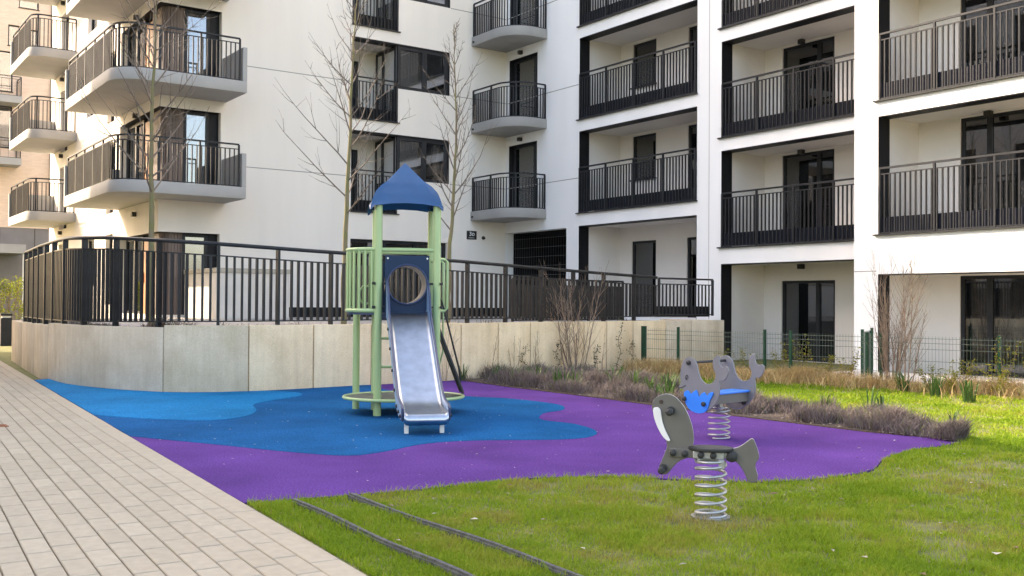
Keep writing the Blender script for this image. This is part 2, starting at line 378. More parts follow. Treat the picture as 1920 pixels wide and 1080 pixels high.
def facade(mb, fr, u0, u1, z0, z1, holes, th=0.35, sides=True):
    us = sorted({u0, u1, *[h[0] for h in holes], *[h[1] for h in holes]}); zs = sorted({z0, z1, *[h[2] for h in holes], *[h[3] for h in holes]})
    us = [u for u in us if u0 <= u <= u1]; zs = [z for z in zs if z0 <= z <= z1]
    def solid(i, j):
        if i < 0 or j < 0 or i >= len(us)-1 or j >= len(zs)-1: return None
        uc = (us[i]+us[i+1])/2; zc = (zs[j]+zs[j+1])/2
        return not any(h[0] < uc < h[1] and h[2] < zc < h[3] for h in holes)
    for i in range(len(us)-1):
        for j in range(len(zs)-1):
            if not solid(i, j): continue
            a, b, c, d = us[i], us[i+1], zs[j], zs[j+1]
            mb.quad(fr(a, 0, c), fr(b, 0, c), fr(b, 0, d), fr(a, 0, d)); mb.quad(fr(a, -th, c), fr(b, -th, c), fr(b, -th, d), fr(a, -th, d))
            for di, dj, q in ((-1, 0, ((a, c), (a, d))), (1, 0, ((b, c), (b, d))), (0, -1, ((a, c), (b, c))), (0, 1, ((a, d), (b, d)))):
                if not solid(i+di, j+dj):
                    (p, r), (s_, t) = q
                    mb.quad(fr(p, 0, r), fr(p, -th, r), fr(s_, -th, t), fr(s_, 0, t))

def window(parent, fr, u0, u1, z0, z1, w, mull=(), transom=(), name='window', glass=None, curtain=None, fw=0.07, room=None, depth=1.6, sill=False):
    """frame (part) with panes, curtain and the room seen behind the glass (sub-parts)"""
    f = MB()
    fbox(f, fr, u0, u0+fw, w-0.05, w+0.03, z0, z1); fbox(f, fr, u1-fw, u1, w-0.05, w+0.03, z0, z1)
    fbox(f, fr, u0+fw, u1-fw, w-0.05, w+0.03, z1-fw, z1); fbox(f, fr, u0+fw, u1-fw, w-0.05, w+0.03, z0, z0+fw)
    for mu in mull: fbox(f, fr, mu-fw*0.75, mu+fw*0.75, w-0.048, w+0.036, z0+fw, z1-fw)
    if sill: fbox(f, fr, u0-0.03, u1+0.03, w+0.032, w+0.16, z0-0.03, z0+0.01)
    o = f.build(name, DARK, parent)
    xs = [u0+fw, *mull, u1-fw]
    for a, b in zip(xs[:-1], xs[1:]):
        a2 = a+(fw*0.75 if a in mull else 0); b2 = b-(fw*0.75 if b in mull else 0)
        g = MB(); fbox(g, fr, a2, b2, w-0.012, w-0.006, z0+fw, z1-fw); g.build('pane', glass or GLASS, o)
    r = MB(); d = -depth
    for q in (((u0, d), (u1, d)), ((u0, w-0.06), (u0, d)), ((u1, w-0.06), (u1, d))):
        (a, wa), (b, wb) = q
        r.quad(fr(a, wa, z0), fr(b, wb, z0), fr(b, wb, z1), fr(a, wa, z1))
    for zz in (z0, z1): r.quad(fr(u0, w-0.06, zz), fr(u1, w-0.06, zz), fr(u1, d, zz), fr(u0, d, zz))
    r.build('room', room or ROOM, o, fix=False)
    if curtain:
        for (a, b) in curtain:
            c = MB(); n = max(6, int((b-a)/0.045)); pr = None
            for i in range(n+1):
                u = a+(b-a)*i/n; ww = w-0.16+0.03*math.sin(i*1.9)+0.008*math.sin(i*0.7)
                if pr: c.quad(fr(pr[0], pr[1], z0+0.06), fr(u, ww, z0+0.06), fr(u, ww, z1-0.06), fr(pr[0], pr[1], z1-0.06))
                pr = (u, ww)
            c.build('curtain', CURTAIN, o, fix=False)
    return o

def path_points(pts, step):
    """points with tangents every step along a polyline"""
    out = []; acc = 0; nxt = 0
    for a, b in zip(pts[:-1], pts[1:]):
        d = Vector(b)-Vector(a); L = d.length
        if L < 1e-6: continue
        while nxt <= acc+L+1e-9:
            p = Vector(a)+d*((nxt-acc)/L); out.append((p, d/L)); nxt += step
        acc += L
    return out, acc

def railing(parent, pts, z0, z1, step=0.115, post=1.15, bar=(0.024, 0.035), m=None, bottom=True, rail_w=0.05, gap=0.115):
    """balustrade along a plan polyline: hand rail, second rail, posts and bars"""
    m = m or DARK2
    P = [(p[0], p[1], 0) for p in pts]
    mb = MB()
    for pz, h, w in ((z1, 0.04, rail_w), (z1-gap-0.02, 0.022, 0.03)) + (((z0+0.02, 0.025, 0.03),) if bottom else ()):
        mb.sweep([(p[0], p[1], pz) for p in P], w, -h, 0)
    pp, L = path_points(P, step)
    for p, t in pp: mb.obox((p.x, p.y), (t.x, t.y), bar[0]/2, bar[1]/2, z0, z1-gap-0.03)
    n = max(1, round(L/post)); pp, _ = path_points(P, L/n-1e-6)
    for p, t in pp: mb.obox((p.x, p.y), (t.x, t.y), 0.022, 0.024, z0-0.02, z1-0.03)
    return mb.build('railing', m, parent, fix=False)

def arc(cx, cy, r, a0, a1, n=10):
    return [(cx+r*math.cos(math.radians(a0+(a1-a0)*i/n)), cy+r*math.sin(math.radians(a0+(a1-a0)*i/n))) for i in range(n+1)]

# ------------------------------------------------------------------ ground
gm = MB(); gm.quad((-300, -300, -0.06), (300, -300, -0.06), (300, 300, -0.06), (-300, 300, -0.06))
tag(gm.build('ground', LAWN), kind='structure')

# path: pavers laid in rows, slightly turned against the building
PE = lambda b: 16.78+0.065*(b-20.51)                # path edge
pd = Vector((0.065, 1, 0)).normalized(); pn = Vector((pd.y, -pd.x, 0))
porg = Vector((PE(20.51), 20.51, 0))
pm = MB()
c0, c1 = porg-pd*42, porg+pd*7
pm.quad(c0+pn*0.0+Vector((0, 0, -0.03)), c0+pn*5+Vector((0, 0, -0.03)), c1+pn*5+Vector((0, 0, -0.03)), c1+Vector((0, 0, -0.03)))
path = tag(pm.build('path', SAND), kind='structure')

def px(p):
    v = Vector(p)-CAM; z = v.dot(C_F)
    if z < 0.3: return None
    return (960+FPX*v.dot(C_R)/z, 540-FPX*v.dot(C_U)/z, z)

def paver_mesh(L, Wd, tint):
    me = bpy.data.meshes.new('paver'); e = 0.004
    v = []
    for z, i in ((-0.05, 0), (-0.005, 0), (0.0, e)):
        v += [(-L/2+i, -Wd/2+i, z), (L/2-i, -Wd/2+i, z), (L/2-i, Wd/2-i, z), (-L/2+i, Wd/2-i, z)]
    f = [(8, 9, 10, 11)]
    for k in (0, 4):
        for j in range(4): f.append((k+j, k+(j+1) % 4, k+4+(j+1) % 4, k+4+j))
    me.from_pydata(v, [], f); me.materials.append(PAVER)
    at = me.attributes.new('tint', 'FLOAT', 'FACE'); at.data.foreach_set('value', [tint]*len(f))
    return me
PL, PW, GAP = 0.372, 0.1425, 0.006
pv = [paver_mesh(PL-0.013, PW-0.008, t) for t in (0.1, 0.3, 0.45, 0.55, 0.7, 0.9)]
kerbm = [paver_mesh(PL*2-GAP, 0.17-GAP, t) for t in (0.55, 0.7, 0.85)]
ang = math.atan2(pd.y, pd.x)
cells = []
for row in range(-1, 32):
    q = 0.085 if row < 0 else 0.17+PW*(row+0.5)
    Lr = PL*2 if row < 0 else PL
    off = 0 if row < 0 else (row*0.37 % 1)*PL+random.uniform(-0.02, 0.02)
    n = int(46/Lr)
    for k in range(n):
        c = porg+pd*(-41+off+k*Lr)+pn*q
        p_ = px(c)
        vis = p_ is not None and -40 < p_[0] < 1960 and p_[1] < 1110
        near = p_[2] if p_ else 99
        cells.append((0 if vis else 1, near, c, row))
cells.sort(key=lambda t: (t[0], t[1]))
rest_v, rest_f, rest_t = [], [], []
for i, (nv, near, c, row) in enumerate(cells):
    z = random.uniform(-0.0012, 0.0012)
    me = random.choice(kerbm) if row < 0 else random.choice(pv)
    if i < 298 and nv == 0:
        o = bpy.data.objects.new('paver', me); COL.objects.link(o); o.parent = path
        o.location = (c.x, c.y, z); o.rotation_euler = (random.uniform(-.002, .002), random.uniform(-.002, .002), ang)
    else:
        n0 = len(rest_v); ca, sa = math.cos(ang), math.sin(ang)
        rest_v += [(c.x+v.co.x*ca-v.co.y*sa, c.y+v.co.x*sa+v.co.y*ca, v.co.z+z) for v in me.vertices]
        rest_f += [tuple(n0+k for k in p.vertices) for p in me.polygons]
        rest_t += [me.attributes['tint'].data[0].value]*len(me.polygons)
rm = bpy.data.meshes.new('paver_field'); rm.from_pydata(rest_v, [], rest_f); rm.materials.append(PAVER)
rm.attributes.new('tint', 'FLOAT', 'FACE').data.foreach_set('value', rest_t)
ro = bpy.data.objects.new('paver_field', rm); COL.objects.link(ro); ro.parent = path; ro['kind'] = 'stuff'

dm = MB(); dm.box(17.42, 17.62, 14.85, 15.07, -0.02, 0.006)
for k in range(4): dm.box(17.44, 17.60, 14.88+k*0.045, 14.90+k*0.045, 0.006, 0.010)
tag(dm.build('drain_cover', RUST), 'small rusty square drain cover set into the paver path', 'drain cover')

# rubber play surface
front = [(16.78, 20.52), (16.26, 20.62), (15.63, 20.74), (14.69, 20.79), (14.1, 21.0), (13.77, 21.27), (13.45, 21.65), (13.1, 21.95), (12.7, 22.08), (12.3, 22.13), (11.82, 22.06), (11.3, 21.8), (10.6, 21.58), (9.9, 21.56), (9.45, 21.5)]
fr_s = catmull(front, 6, closed=False)
wallpts = [(15.72, 8.03), (15.71, 9.39), (15.55, 10.06), (15.23, 10.98), (14.78, 11.79), (14.2, 12.15), (13.75, 12.28), (12.61, 12.22), (11.52, 12.12), (9.65, 11.98)]
poly = fr_s+[(9.72, 20.5), (9.78, 18.5), (9.7, 16.0), (9.72, 13.5), (9.65, 11.98)]+[(p[0], p[1]-0.02) for p in reversed(wallpts[:-1])]+[(PE(8.2)+0.0, 8.2), (PE(14)+0.0, 14)]
poly = [p if i else (PE(20.52), 20.52) for i, p in enumerate(poly)]
rmb = MB(); rmb.prism(poly, -0.05, 0.0)
rub = tag(rmb.build('rubber_surface', PURPLE), kind='structure')
blue = [(PE(16.59), 16.59), (16.01, 17.61), (15.55, 18.55), (15.22, 18.98), (14.83, 18.93), (14.24, 18.69), (13.67, 18.78), (12.99, 19.15), (12.55, 19.17), (12.18, 18.83), (11.99, 18.22), (12.05, 17.66), (11.61, 17.13), (11.12, 16.91), (10.78, 16.33), (10.85, 15.36), (11.2, 14.7), (11.7, 13.4), (11.52, 12.13)]
bs = catmull(blue, 6, closed=False)
bp = bs+[(12.61, 12.21), (13.75, 12.27), (14.2, 12.14), (14.78, 11.78), (15.23, 10.97), (15.55, 10.05), (15.70, 9.39), (15.71, 8.1), (PE(8.3), 8.3), (PE(12), 12)]
b2 = MB(); b2.prism(bp, -0.03, 0.004); b2.build('blue_zone', BLUE, rub)
lb = [(PE(14.4), 14.4), (15.95, 15.15), (15.4, 15.68), (14.9, 15.5), (14.55, 14.95), (14.30, 14.2), (13.85, 13.8), (13.3, 13.4), (13.1, 12.9), (13.35, 12.4), (13.75, 12.26)]
lp = catmull(lb, 6, closed=False)+[(14.2, 12.13), (14.78, 11.77), (15.23, 10.96), (15.55, 10.04), (15.70, 9.39), (15.70, 8.15), (PE(8.4), 8.4), (PE(12), 12)]
b3 = MB(); b3.prism(lp, -0.02, 0.008); b3.build('light_blue_zone', LBLUE, rub)

# lawn sheets
lf = MB()
lf.prism([(p[0]-0.0, p[1]+0.012) for p in fr_s]+[(9.2, 21.3), (9.2, 20.8), (8.9, 19.6), (8.4, 18.0), (8.0, 15.0), (7.9, 12.0), (5.0, 11.4), (4.0, 14.0), (2.0, 16), (2.0, 27), (4, 40), (PE(27)-0.02, 27)], -0.09, -0.012)
lawn = tag(lf.build('lawn', LAWN), kind='structure')
bm_ = MB(); bm_.prism([(9.64, 11.9), (9.71, 13.5), (9.69, 16), (9.77, 18.5), (9.71, 20.5), (9.44, 21.49), (8.95, 21.2), (8.5, 19.6), (8.2, 18), (7.8, 15), (7.6, 12.8), (4.6, 12.4), (4.6, 11.2)], -0.07, 0.012)
tag(bm_.build('planting_bed', SOIL), kind='structure')
pt = MB()
for i in range(6): pt.box(0.1, 2.6, 14.0+i*1.2, 15.19+i*1.2, -0.2, 0.0)
tag(pt.build('patio', PATIO), kind='structure')

# ------------------------------------------------------------------ terrace and retaining wall
tmb = MB()
tmb.prism([(15.03, 0.95), (15.3, 3.68), (15.5, 6.2), (15.55, 8.0), (15.45, 9.5), (15.1, 10.8), (14.65, 11.6), (13.9, 12.05), (12.5, 12.02), (11.5, 11.93), (9.6, 11.78), (7.8, 11.55), (5.6, 11.18), (4.79, 11.06), (3.74, 10.97), (1.9, 10.9), (1.9, 9.0), (0.0, 9.0), (-0.3, -1), (11.3, -0.6), (11.3, 0.95)], -0.05, 0.93)
terr = tag(tmb.build('terrace', GRAVEL), kind='structure')

rw = thing('retaining_wall', 'low curved retaining wall of tall concrete panels around the raised terrace', 'retaining wall', (14, 12, 0))
def wall_panel(face, z0, z1, m, th=0.17):
    k = len(face); inner = []
    for i, p in enumerate(face):
        a = face[max(i-1, 0)]; b = face[min(i+1, k-1)]; t = Vector((b[0]-a[0], b[1]-a[1], 0)).normalized()
        inner.append((p[0]-t.y*th, p[1]+t.x*th))
    f2 = [Vector((p[0], p[1])) for p in face]
    d0 = (f2[1]-f2[0]).normalized()*0.011; d1 = (f2[-1]-f2[-2]).normalized()*0.011
    f2[0] = f2[0]+d0; f2[-1] = f2[-1]-d1
    i2 = [Vector(p) for p in inner]; i2[0] = i2[0]+d0; i2[-1] = i2[-1]-d1
    mb = MB(); n = len(f2)
    poly_ = [(p.x-rw.location.x, p.y-rw.location.y) for p in f2]+[(p.x-rw.location.x, p.y-rw.location.y) for p in reversed(i2)]
    mb.prism(poly_, -0.2, z1)
    return mb.build('panel', m, rw, smooth=True, bevel=0.008)
# faces listed with the ground in front on the right-hand side of travel
wall_panel([(15.18, 0.78), (15.43, 3.68)], 0, 0.90, CONC)
wall_panel([(15.43, 3.68), (15.63, 6.21)], 0, 0.92, CONC)
wall_panel([(15.63, 6.21), (15.72, 8.03)], 0, 0.94, CONC)
curve = catmull([(15.72, 8.03), (15.71, 9.2), (15.55, 10.06), (15.23, 10.98), (14.80, 11.75)], 4, closed=False)
wall_panel(curve, 0, 0.985, CONC)
wall_panel([(14.80, 11.75), (14.45, 12.03), (14.1, 12.19), (13.65, 12.28)], 0, 1.02, CONC3)
wall_panel([(13.65, 12.28), (13.1, 12.26), (12.55, 12.22)], 0, 1.02, CONC_BOUNCE)
main = [(12.55, 12.22), (11.46, 12.12), (10.5, 12.04), (9.58, 11.97), (8.7, 11.87), (7.86, 11.74), (6.34, 11.5), (5.63, 11.38), (4.79, 11.26), (3.74, 11.17), (2.9, 11.12), (1.8, 11.09)]
for i, (a, b) in enumerate(zip(main[:-1], main[1:])): wall_panel([a, b], 0, 1.02+0.003*(i % 3), CONC_BOUNCE if i < 9 else CONC)
wall_panel([(1.8, 11.09), (1.8, 9.1)], 0, 1.02, CONC)

# fence on the wall
fn = thing('terrace_fence', 'long dark steel bar fence along the top of the retaining wall', 'fence', (14, 12, 1.0))
def off(P, d):
    out = []
    for i, p in enumerate(P):
        a = P[max(i-1, 0)]; b = P[min(i+1, len(P)-1)]; t = Vector((b[0]-a[0], b[1]-a[1], 0)).normalized()
        out.append((p[0]+t.y*d, p[1]-t.x*d))
    return out
fplan = off([(15.39, 3.2), (15.63, 6.21), (15.72, 8.03)]+curve[1:-1]+[(14.80, 11.75), (14.45, 12.03), (14.1, 12.19), (13.65, 12.28), (12.55, 12.22), (11.46, 12.12), (9.58, 11.97), (7.86, 11.74), (5.63, 11.38), (3.95, 11.2)], -0.10)
seg = [0]
for a, b in zip(fplan[:-1], fplan[1:]): seg.append(seg[-1]+math.dist(a, b))
def ztop(s):
    # hand rail falls gently along the run
    return float(np.interp(s, [0, 5.8, 7.4, 9.0, 10.3, 12.5, 14.4, 16.1, 18.4, 20.1], [2.46, 2.47, 2.42, 2.32, 2.26, 2.21, 2.16, 2.10, 2.035, 1.985]))
def zbot(s): return float(np.interp(s, [0, 7, 9, seg[-1]], [1.03, 1.06, 1.09, 1.13]))
LOC = fn.location
tr = MB(); tr.tube([(p[0]-LOC.x, p[1]-LOC.y, ztop(s)-LOC.z-0.03) for p, s in zip(fplan, seg)], 0.032, 10); tr.build('handrail', FENCE, fn, smooth=True)
sr = MB(); sr.sweep([(p[0]-LOC.x, p[1]-LOC.y, ztop(s)-LOC.z-0.20) for p, s in zip(fplan, seg)], 0.045, -0.02, 0.0); sr.build('upper_rail', FENCE, fn)
lr = MB(); lr.sweep([(p[0]-LOC.x, p[1]-LOC.y, zbot(s)-LOC.z) for p, s in zip(fplan, seg)], 0.05, -0.02, 0.0); lr.build('lower_rail', FENCE, fn)
bm0 = MB(); bm0.box(-0.017, 0.017, -0.022, 0.022, 0, 1); bar_o = bm0.build('baluster', FENCE, fn); bar_me = bar_o.data; bpy.data.objects.remove(bar_o)
pm0 = MB(); pm0.box(-0.02, 0.02, -0.045, 0.045, 0, 1); pmo = pm0.build('post', FENCE, fn); post_me = pmo.data; bpy.data.objects.remove(pmo)
pp, L = path_points([(p[0], p[1], 0) for p in fplan], 0.118)
for i, (p, t) in enumerate(pp):
    s = i*0.118
    isp = i % 8 == 0
    o = bpy.data.objects.new('post' if isp else 'baluster', post_me if isp else bar_me); COL.objects.link(o); o.parent = fn
    z0 = (0.9 if s < 7.8 else 0.99) if isp else zbot(s)-0.01
    z1 = ztop(s)-0.05 if isp else ztop(s)-0.21
    o.location = (p.x-LOC.x, p.y-LOC.y, z0-LOC.z); o.scale = (1, 1, z1-z0); o.rotation_euler = (0, 0, math.atan2(t.y, t.x))

# a second balustrade along the access ramp behind, and the short one by the entrance pillar
f2 = thing('ramp_fence', 'dark bar fence of the ramp standing behind the right end of the terrace fence', 'fence', (5, 9.6, 1))
railing(f2, [(7.2-5, 10.2-9.6), (3.75-5, 9.75-9.6)], 0.02, 0.92, 0.10, 1.2, (0.03, 0.06), FENCE)
f3 = thing('entrance_fence', 'short dark bar fence between the terrace corner and the black entrance pillar', 'fence', (2.6, 10.9, 1))
railing(f3, [(3.75-2.6, 10.95-10.9), (1.95-2.6, 10.85-10.9)], 0.14, 0.98, 0.12, 1.8, (0.014, 0.04), DARK)
kb = MB(); kb.box(-0.6, 1.1, -0.12, -0.09, 0.10, 0.34); kb.build('kick_sheet', BLACK, f3)

# ------------------------------------------------------------------ apartment building
ab = thing('apartment_building', 'white plastered apartment block around the courtyard with black railings and balconies', 'building', (0, 0, 0))
ROOFZ = 21.0
S = 2.85
# left wing, courtyard side
holes = []
for k in range(3):                                     # loggia + corner window columns
    zt = 6.62+2.855*k
    holes.append((4.13, 5.72, zt-2.48, zt)); holes.append((2.24, 4.13, zt-1.40, zt))
holes.append((2.27, 5.72, 1.25, 3.31))
cz = [(1.0, 3.26), (4.43, 6.66), (7.28, 9.50), (10.13, 12.36)]
for z0, z1 in cz: holes.append((9.75, GA-0.004, z0, z1))
w1 = MB(); facade(w1, FA, 0.004, GA-0.004, 0.9, ROOFZ, holes); w1.build('wall', W_CREAM, ab)
# gable
gh = [(-4.5, YA-0.004, z0, z1) for z0, z1 in cz]
for k in range(4):
    zt = 3.45+S*k
    gh += [(-8.9, -7.6, zt-1.6, zt), (-6.1, -5.2, zt-2.2, zt), (-13.2, -11.9, zt-2.3 if k else 1.0, zt)]
w2 = MB(); facade(w2, FG, -15, YA-0.004, 0.0, ROOFZ, gh); w2.build('wall', W_CREAM, ab)
w3 = MB(); w3.box(0, GA-0.36, -15, -14.7, 0, ROOFZ); w3.box(-0.35, GA, -15, YA, ROOFZ, ROOFZ+0.3); w3.build('roof', W_CREAM, ab)
for k in range(4):
    zt = 3.45+S*k
    window(ab, FG, -8.9, -7.6, zt-1.6, zt, -0.15, (-8.25,)); window(ab, FG, -6.1, -5.2, zt-2.2, zt, -0.15)
    window(ab, FG, -13.2, -11.9, zt-2.3 if k else 1.0, zt, -0.2, (-12.5,), name='door')
# expansion joint lines of the left wing
for (fr_, a_, b_, c_, d_) in [(FA, 0.01, 2.2, z-0.012, z+0.012) for z in (5.21, 8.09, 10.93)]+[(FA, 5.75, 9.7, z-0.012, z+0.012) for z in (5.21, 8.09, 10.93)]+[(FB, YA+0.05, 3.45, z-0.012, z+0.012) for z in (5.21, 8.07, 10.93)]+[(FB, 8.86, 8.875, 1.0, ROOFZ), (FC, 13.96, 14.5, 2.10, 2.118)]:
    jm = MB(); fbox(jm, fr_, a_, b_, 0.0005, 0.003, c_, d_); jm.build('joint_line', JOINT, ab)


# corner recess of the left wing: cladding, orange door leaf, glazed door
for k, (z0, z1) in enumerate(cz):
    cl = MB(); pts = [(10.72, YA-0.24)]+[(11.02+0.26*math.sin(math.radians(t)), YA-0.50+0.26*math.cos(math.radians(t))) for t in range(0, 91, 10)]+[(11.28, YA-1.25)]
    pp, L = path_points([(p[0], p[1], 0) for p in pts], 0.085)
    cl.sweep([(p[0]-0.02, p[1]-0.02, 0) for p in pts], 0.02, z0, z1)
    for p, t in pp: cl.obox((p.x, p.y), (t.x, t.y), 0.037, 0.011, z0, z1)
    cl.build('cladding', WOOD, ab)
    od = MB(); od.box(11.16, 11.21, -2.62, -1.75, z0, z1-0.12); od.box(11.19, 11.23, -2.60, -2.55, z0+0.9, z0+1.2); od.build('door_leaf', ORANGE, ab, bevel=0.004)
    bk = MB(); bk.box(11.0, 11.06, -4.5, -1.2, z0, z1)
    fbox(bk, FA, 9.75, 10.02, -0.34, -0.20, z0, z1)
    bk.build('recess_lining', BLACK, ab)
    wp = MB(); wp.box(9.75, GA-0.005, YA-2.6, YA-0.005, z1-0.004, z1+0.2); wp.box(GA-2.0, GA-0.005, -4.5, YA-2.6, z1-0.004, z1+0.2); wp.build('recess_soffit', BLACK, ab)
    window(ab, FA, 10.02, 10.72, z0, z1-0.02, -0.24, (), name='door', curtain=[(10.05, 10.3)], fw=0.08, room=ROOML)
    window(ab, FG, -4.45, -2.66, z0, z1-0.02, -0.24, (-3.5,), name='door', fw=0.08)
# right wing sections
D1 = [4.13, 6.98, 9.83]; D2 = [2.85, 5.67, 8.50]
ho = [(3.5, 8.43, 1.0, 3.74), (YA, 2.89, 0.9, 3.72)]
for d in D1: ho.append((3.5, 8.43, d, d+2.49))
ho.append((9.30, 13.95, -0.2, 2.42))
for d in D2: ho.append((9.30, 13.95, d, d+2.48))
for k in range(3): ho.append((-0.22+0.0, 1.34, 4.36+2.86*k, 6.62+2.86*k))
w4 = MB(); facade(w4, FB, YA-0.4, 14.5, -0.2, ROOFZ, ho); w4.build('wall', W_WHITE, ab)
hc = [(14.54, 19.6, -0.2, 2.04), (14.54, 19.6, 2.87, 5.34), (14.54, 19.6, 5.68, 8.18), (14.54, 19.6, 8.5, 11.0)]
w5 = MB(); facade(w5, FC, 13.95, 22, -0.2, ROOFZ, hc, th=0.30)
w5.box(0.002, 0.59, 13.95, 14.25, -0.2, ROOFZ); w5.build('wall', W_WHITE, ab)
w6 = MB(); w6.box(-12, 0.3, YA, 22, ROOFZ+0.002, ROOFZ+0.3); w6.box(-12, -0.36, 21.7, 22, 0, ROOFZ); w6.build('roof', W_WHITE, ab)

def loggia(fr, u0, u1, zd, zt, depth, rail=True, doors=(), kick=True, lamps=(), right_visible=True, ground=False):
    """recess behind a facade opening: floor, ceiling, back and side walls, black lining, railing"""
    m_ = MB(); fl = zd+0.32 if not ground else zd+0.02
    # back wall with holes
    hs = [(a, b, c, d) for (a, b, c, d, *_) in doors]
    frb = lambda u, w, z: fr(u, w-depth, z)
    facade(m_, frb, u0-0.1, u1+0.1, zd-0.1, zt+0.05, hs, th=0.2)
    fbox(m_, fr, u0-0.12, u0-0.001, -depth, -0.38, fl-0.2, zt+0.02); fbox(m_, fr, u1+0.001, u1+0.12, -depth, -0.36, fl-0.2, zt+0.02)
    fbox(m_, fr, u0-0.13, u1+0.13, -depth-0.15, -0.34, zt+0.012, zt+0.12)
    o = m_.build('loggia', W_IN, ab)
    f_ = MB(); fbox(f_, fr, u0-0.1, u1+0.1, -depth-0.1, -0.36, fl-0.15, fl); f_.build('floor', SLAB, o)
    l_ = MB()
    fbox(l_, fr, u0-0.002, u0+0.012, -0.38, 0.004, zd, zt); fbox(l_, fr, u1-0.012, u1+0.002, -0.38, 0.004, zd, zt)
    fbox(l_, fr, u0+0.012, u1-0.012, -0.38, 0.004, zt-0.016, zt+0.004)
    l_.build('lining', BLACK, o)
    for d in doors:
        a, b, c, e, mu = d[:5]
        window(ab, frb, a, b, c, e, -0.07, mu, name='door' if c < fl+0.2 else 'window', glass=GLASSD, room=d[5] if len(d) > 5 else ROOM, curtain=d[6] if len(d) > 6 else None, sill=c > fl+0.2)
    for (lu, lz) in lamps:
        lm = MB(); fbox(lm, fr, lu-0.07, lu+0.07, -depth+0.001, -depth+0.13, lz-0.06, lz+0.06); lm.build('wall_lamp', LAMPM, ab, bevel=0.006)
    if rail:
        P = [fr(u0+0.06, 0.035, 0)[:2], fr(u1-0.04, 0.035, 0)[:2]]
        railing(o, P, zd+0.02, zd+1.40, 0.118, 1.22, (0.025, 0.036))
        kk = MB(); fbox(kk, fr, u0+0.013, u1-0.013, -0.02, -0.012, zd+0.03, zd+0.36); kk.build('kick_sheet', KICK, o)
        sl = MB(); fbox(sl, fr, u0-0.09, u1+0.03, -0.30, 0.075, zd-0.024, zd+0.006); sl.build('drip_sill', DARK, o)
    return o
for k, d in enumerate(D1):
    loggia(FB, 3.5, 8.43, d, d+2.49, 1.65, True, [(4.08, 5.12, d+1.06, d+2.42, ()), (6.46, 8.2, d+0.34, d+2.44, (7.3,))])
loggia(FB, 3.5, 8.43, 0.95, 3.74, 1.65, False, [(4.06, 5.14, 1.0, 3.31, (), ROOML), (6.43, 8.2, 1.0, 3.32, (7.3,))], ground=True)
for k, d in enumerate(D2):
    loggia(FB, 9.30, 13.95, d, d+2.48, 1.65, True, [(9.89, 11.52, d+0.34, d+2.44, (11.02,))])
    lm = MB(); fbox(lm, FB, 10.61, 10.75, -1.5, -1.36, d+2.37, d+2.485); lm.build('wall_lamp', LAMPM, ab, bevel=0.006)
loggia(FB, 9.30, 13.95, -0.12, 2.42, 1.65, False, [(9.88, 11.55, -0.05, 2.01, (11.0,), ROOM, [(10.0, 10.45)])], ground=True)
lm = MB(); fbox(lm, FB, 10.61, 10.75, -1.5, -1.36, 2.30, 2.425); lm.build('wall_lamp', LAMPM, ab, bevel=0.006)
for k, d in enumerate([2.87, 5.68, 8.5]):
    loggia(FC, 14.54, 19.6, d, d+2.48, 1.45, True, [(15.5, 19.0, d+0.34, d+2.46, (16.12, 17.4), ROOM, [(16.9, 17.25), (18.2, 18.6)])])
    lm = MB(); fbox(lm, FC, 16.17, 16.31, -1.30, -1.16, d+2.36, d+2.48); lm.build('wall_lamp', LAMPM, ab, bevel=0.006)
loggia(FC, 14.54, 19.6, -0.12, 2.04, 1.45, False, [(15.49, 19.0, -0.05, 2.02, (16.12, 17.4), ROOM, [(15.6, 16.0), (16.2, 17.1)])], ground=True)
# garage passage
gp = MB(); gp.box(-4.0, -0.36, -0.9, YA-0.02, 0.9, 3.9); gp.box(-4.0, -0.36, 2.91, 3.2, 0.9, 3.9); gp.box(-4.3, -4.0, -0.9, 3.2, 0.9, 3.9); gp.box(-4.0, -0.36, YA-0.02, 2.91, 3.74, 3.9); gp.build('passage', BLACK, ab)
gg = MB()
for i in range(26): gg.box(-0.30, -0.295, YA+0.06+i*0.13, YA+0.064+i*0.13, 0.95, 3.70)
for z in (1.4, 1.85, 2.30, 2.60, 2.9, 3.2, 3.5): gg.box(-0.305, -0.30, YA, 2.88, z, z+0.008)
gg.build('mesh_grille', mat('grille_wire', (0.10, 0.10, 0.10), 0.5), ab, fix=False)
# plinth
pl = MB(); fbox(pl, FA, 0.05, 9.7, 0.002, 0.02, 0.93, 1.22); fbox(pl, FB, 2.95, 3.45, 0.002, 0.02, 0.93, 1.15); fbox(pl, FB, 8.5, 9.25, 0.002, 0.02, -0.2, 0.12); pl.build('plinth', BLACK, ab)

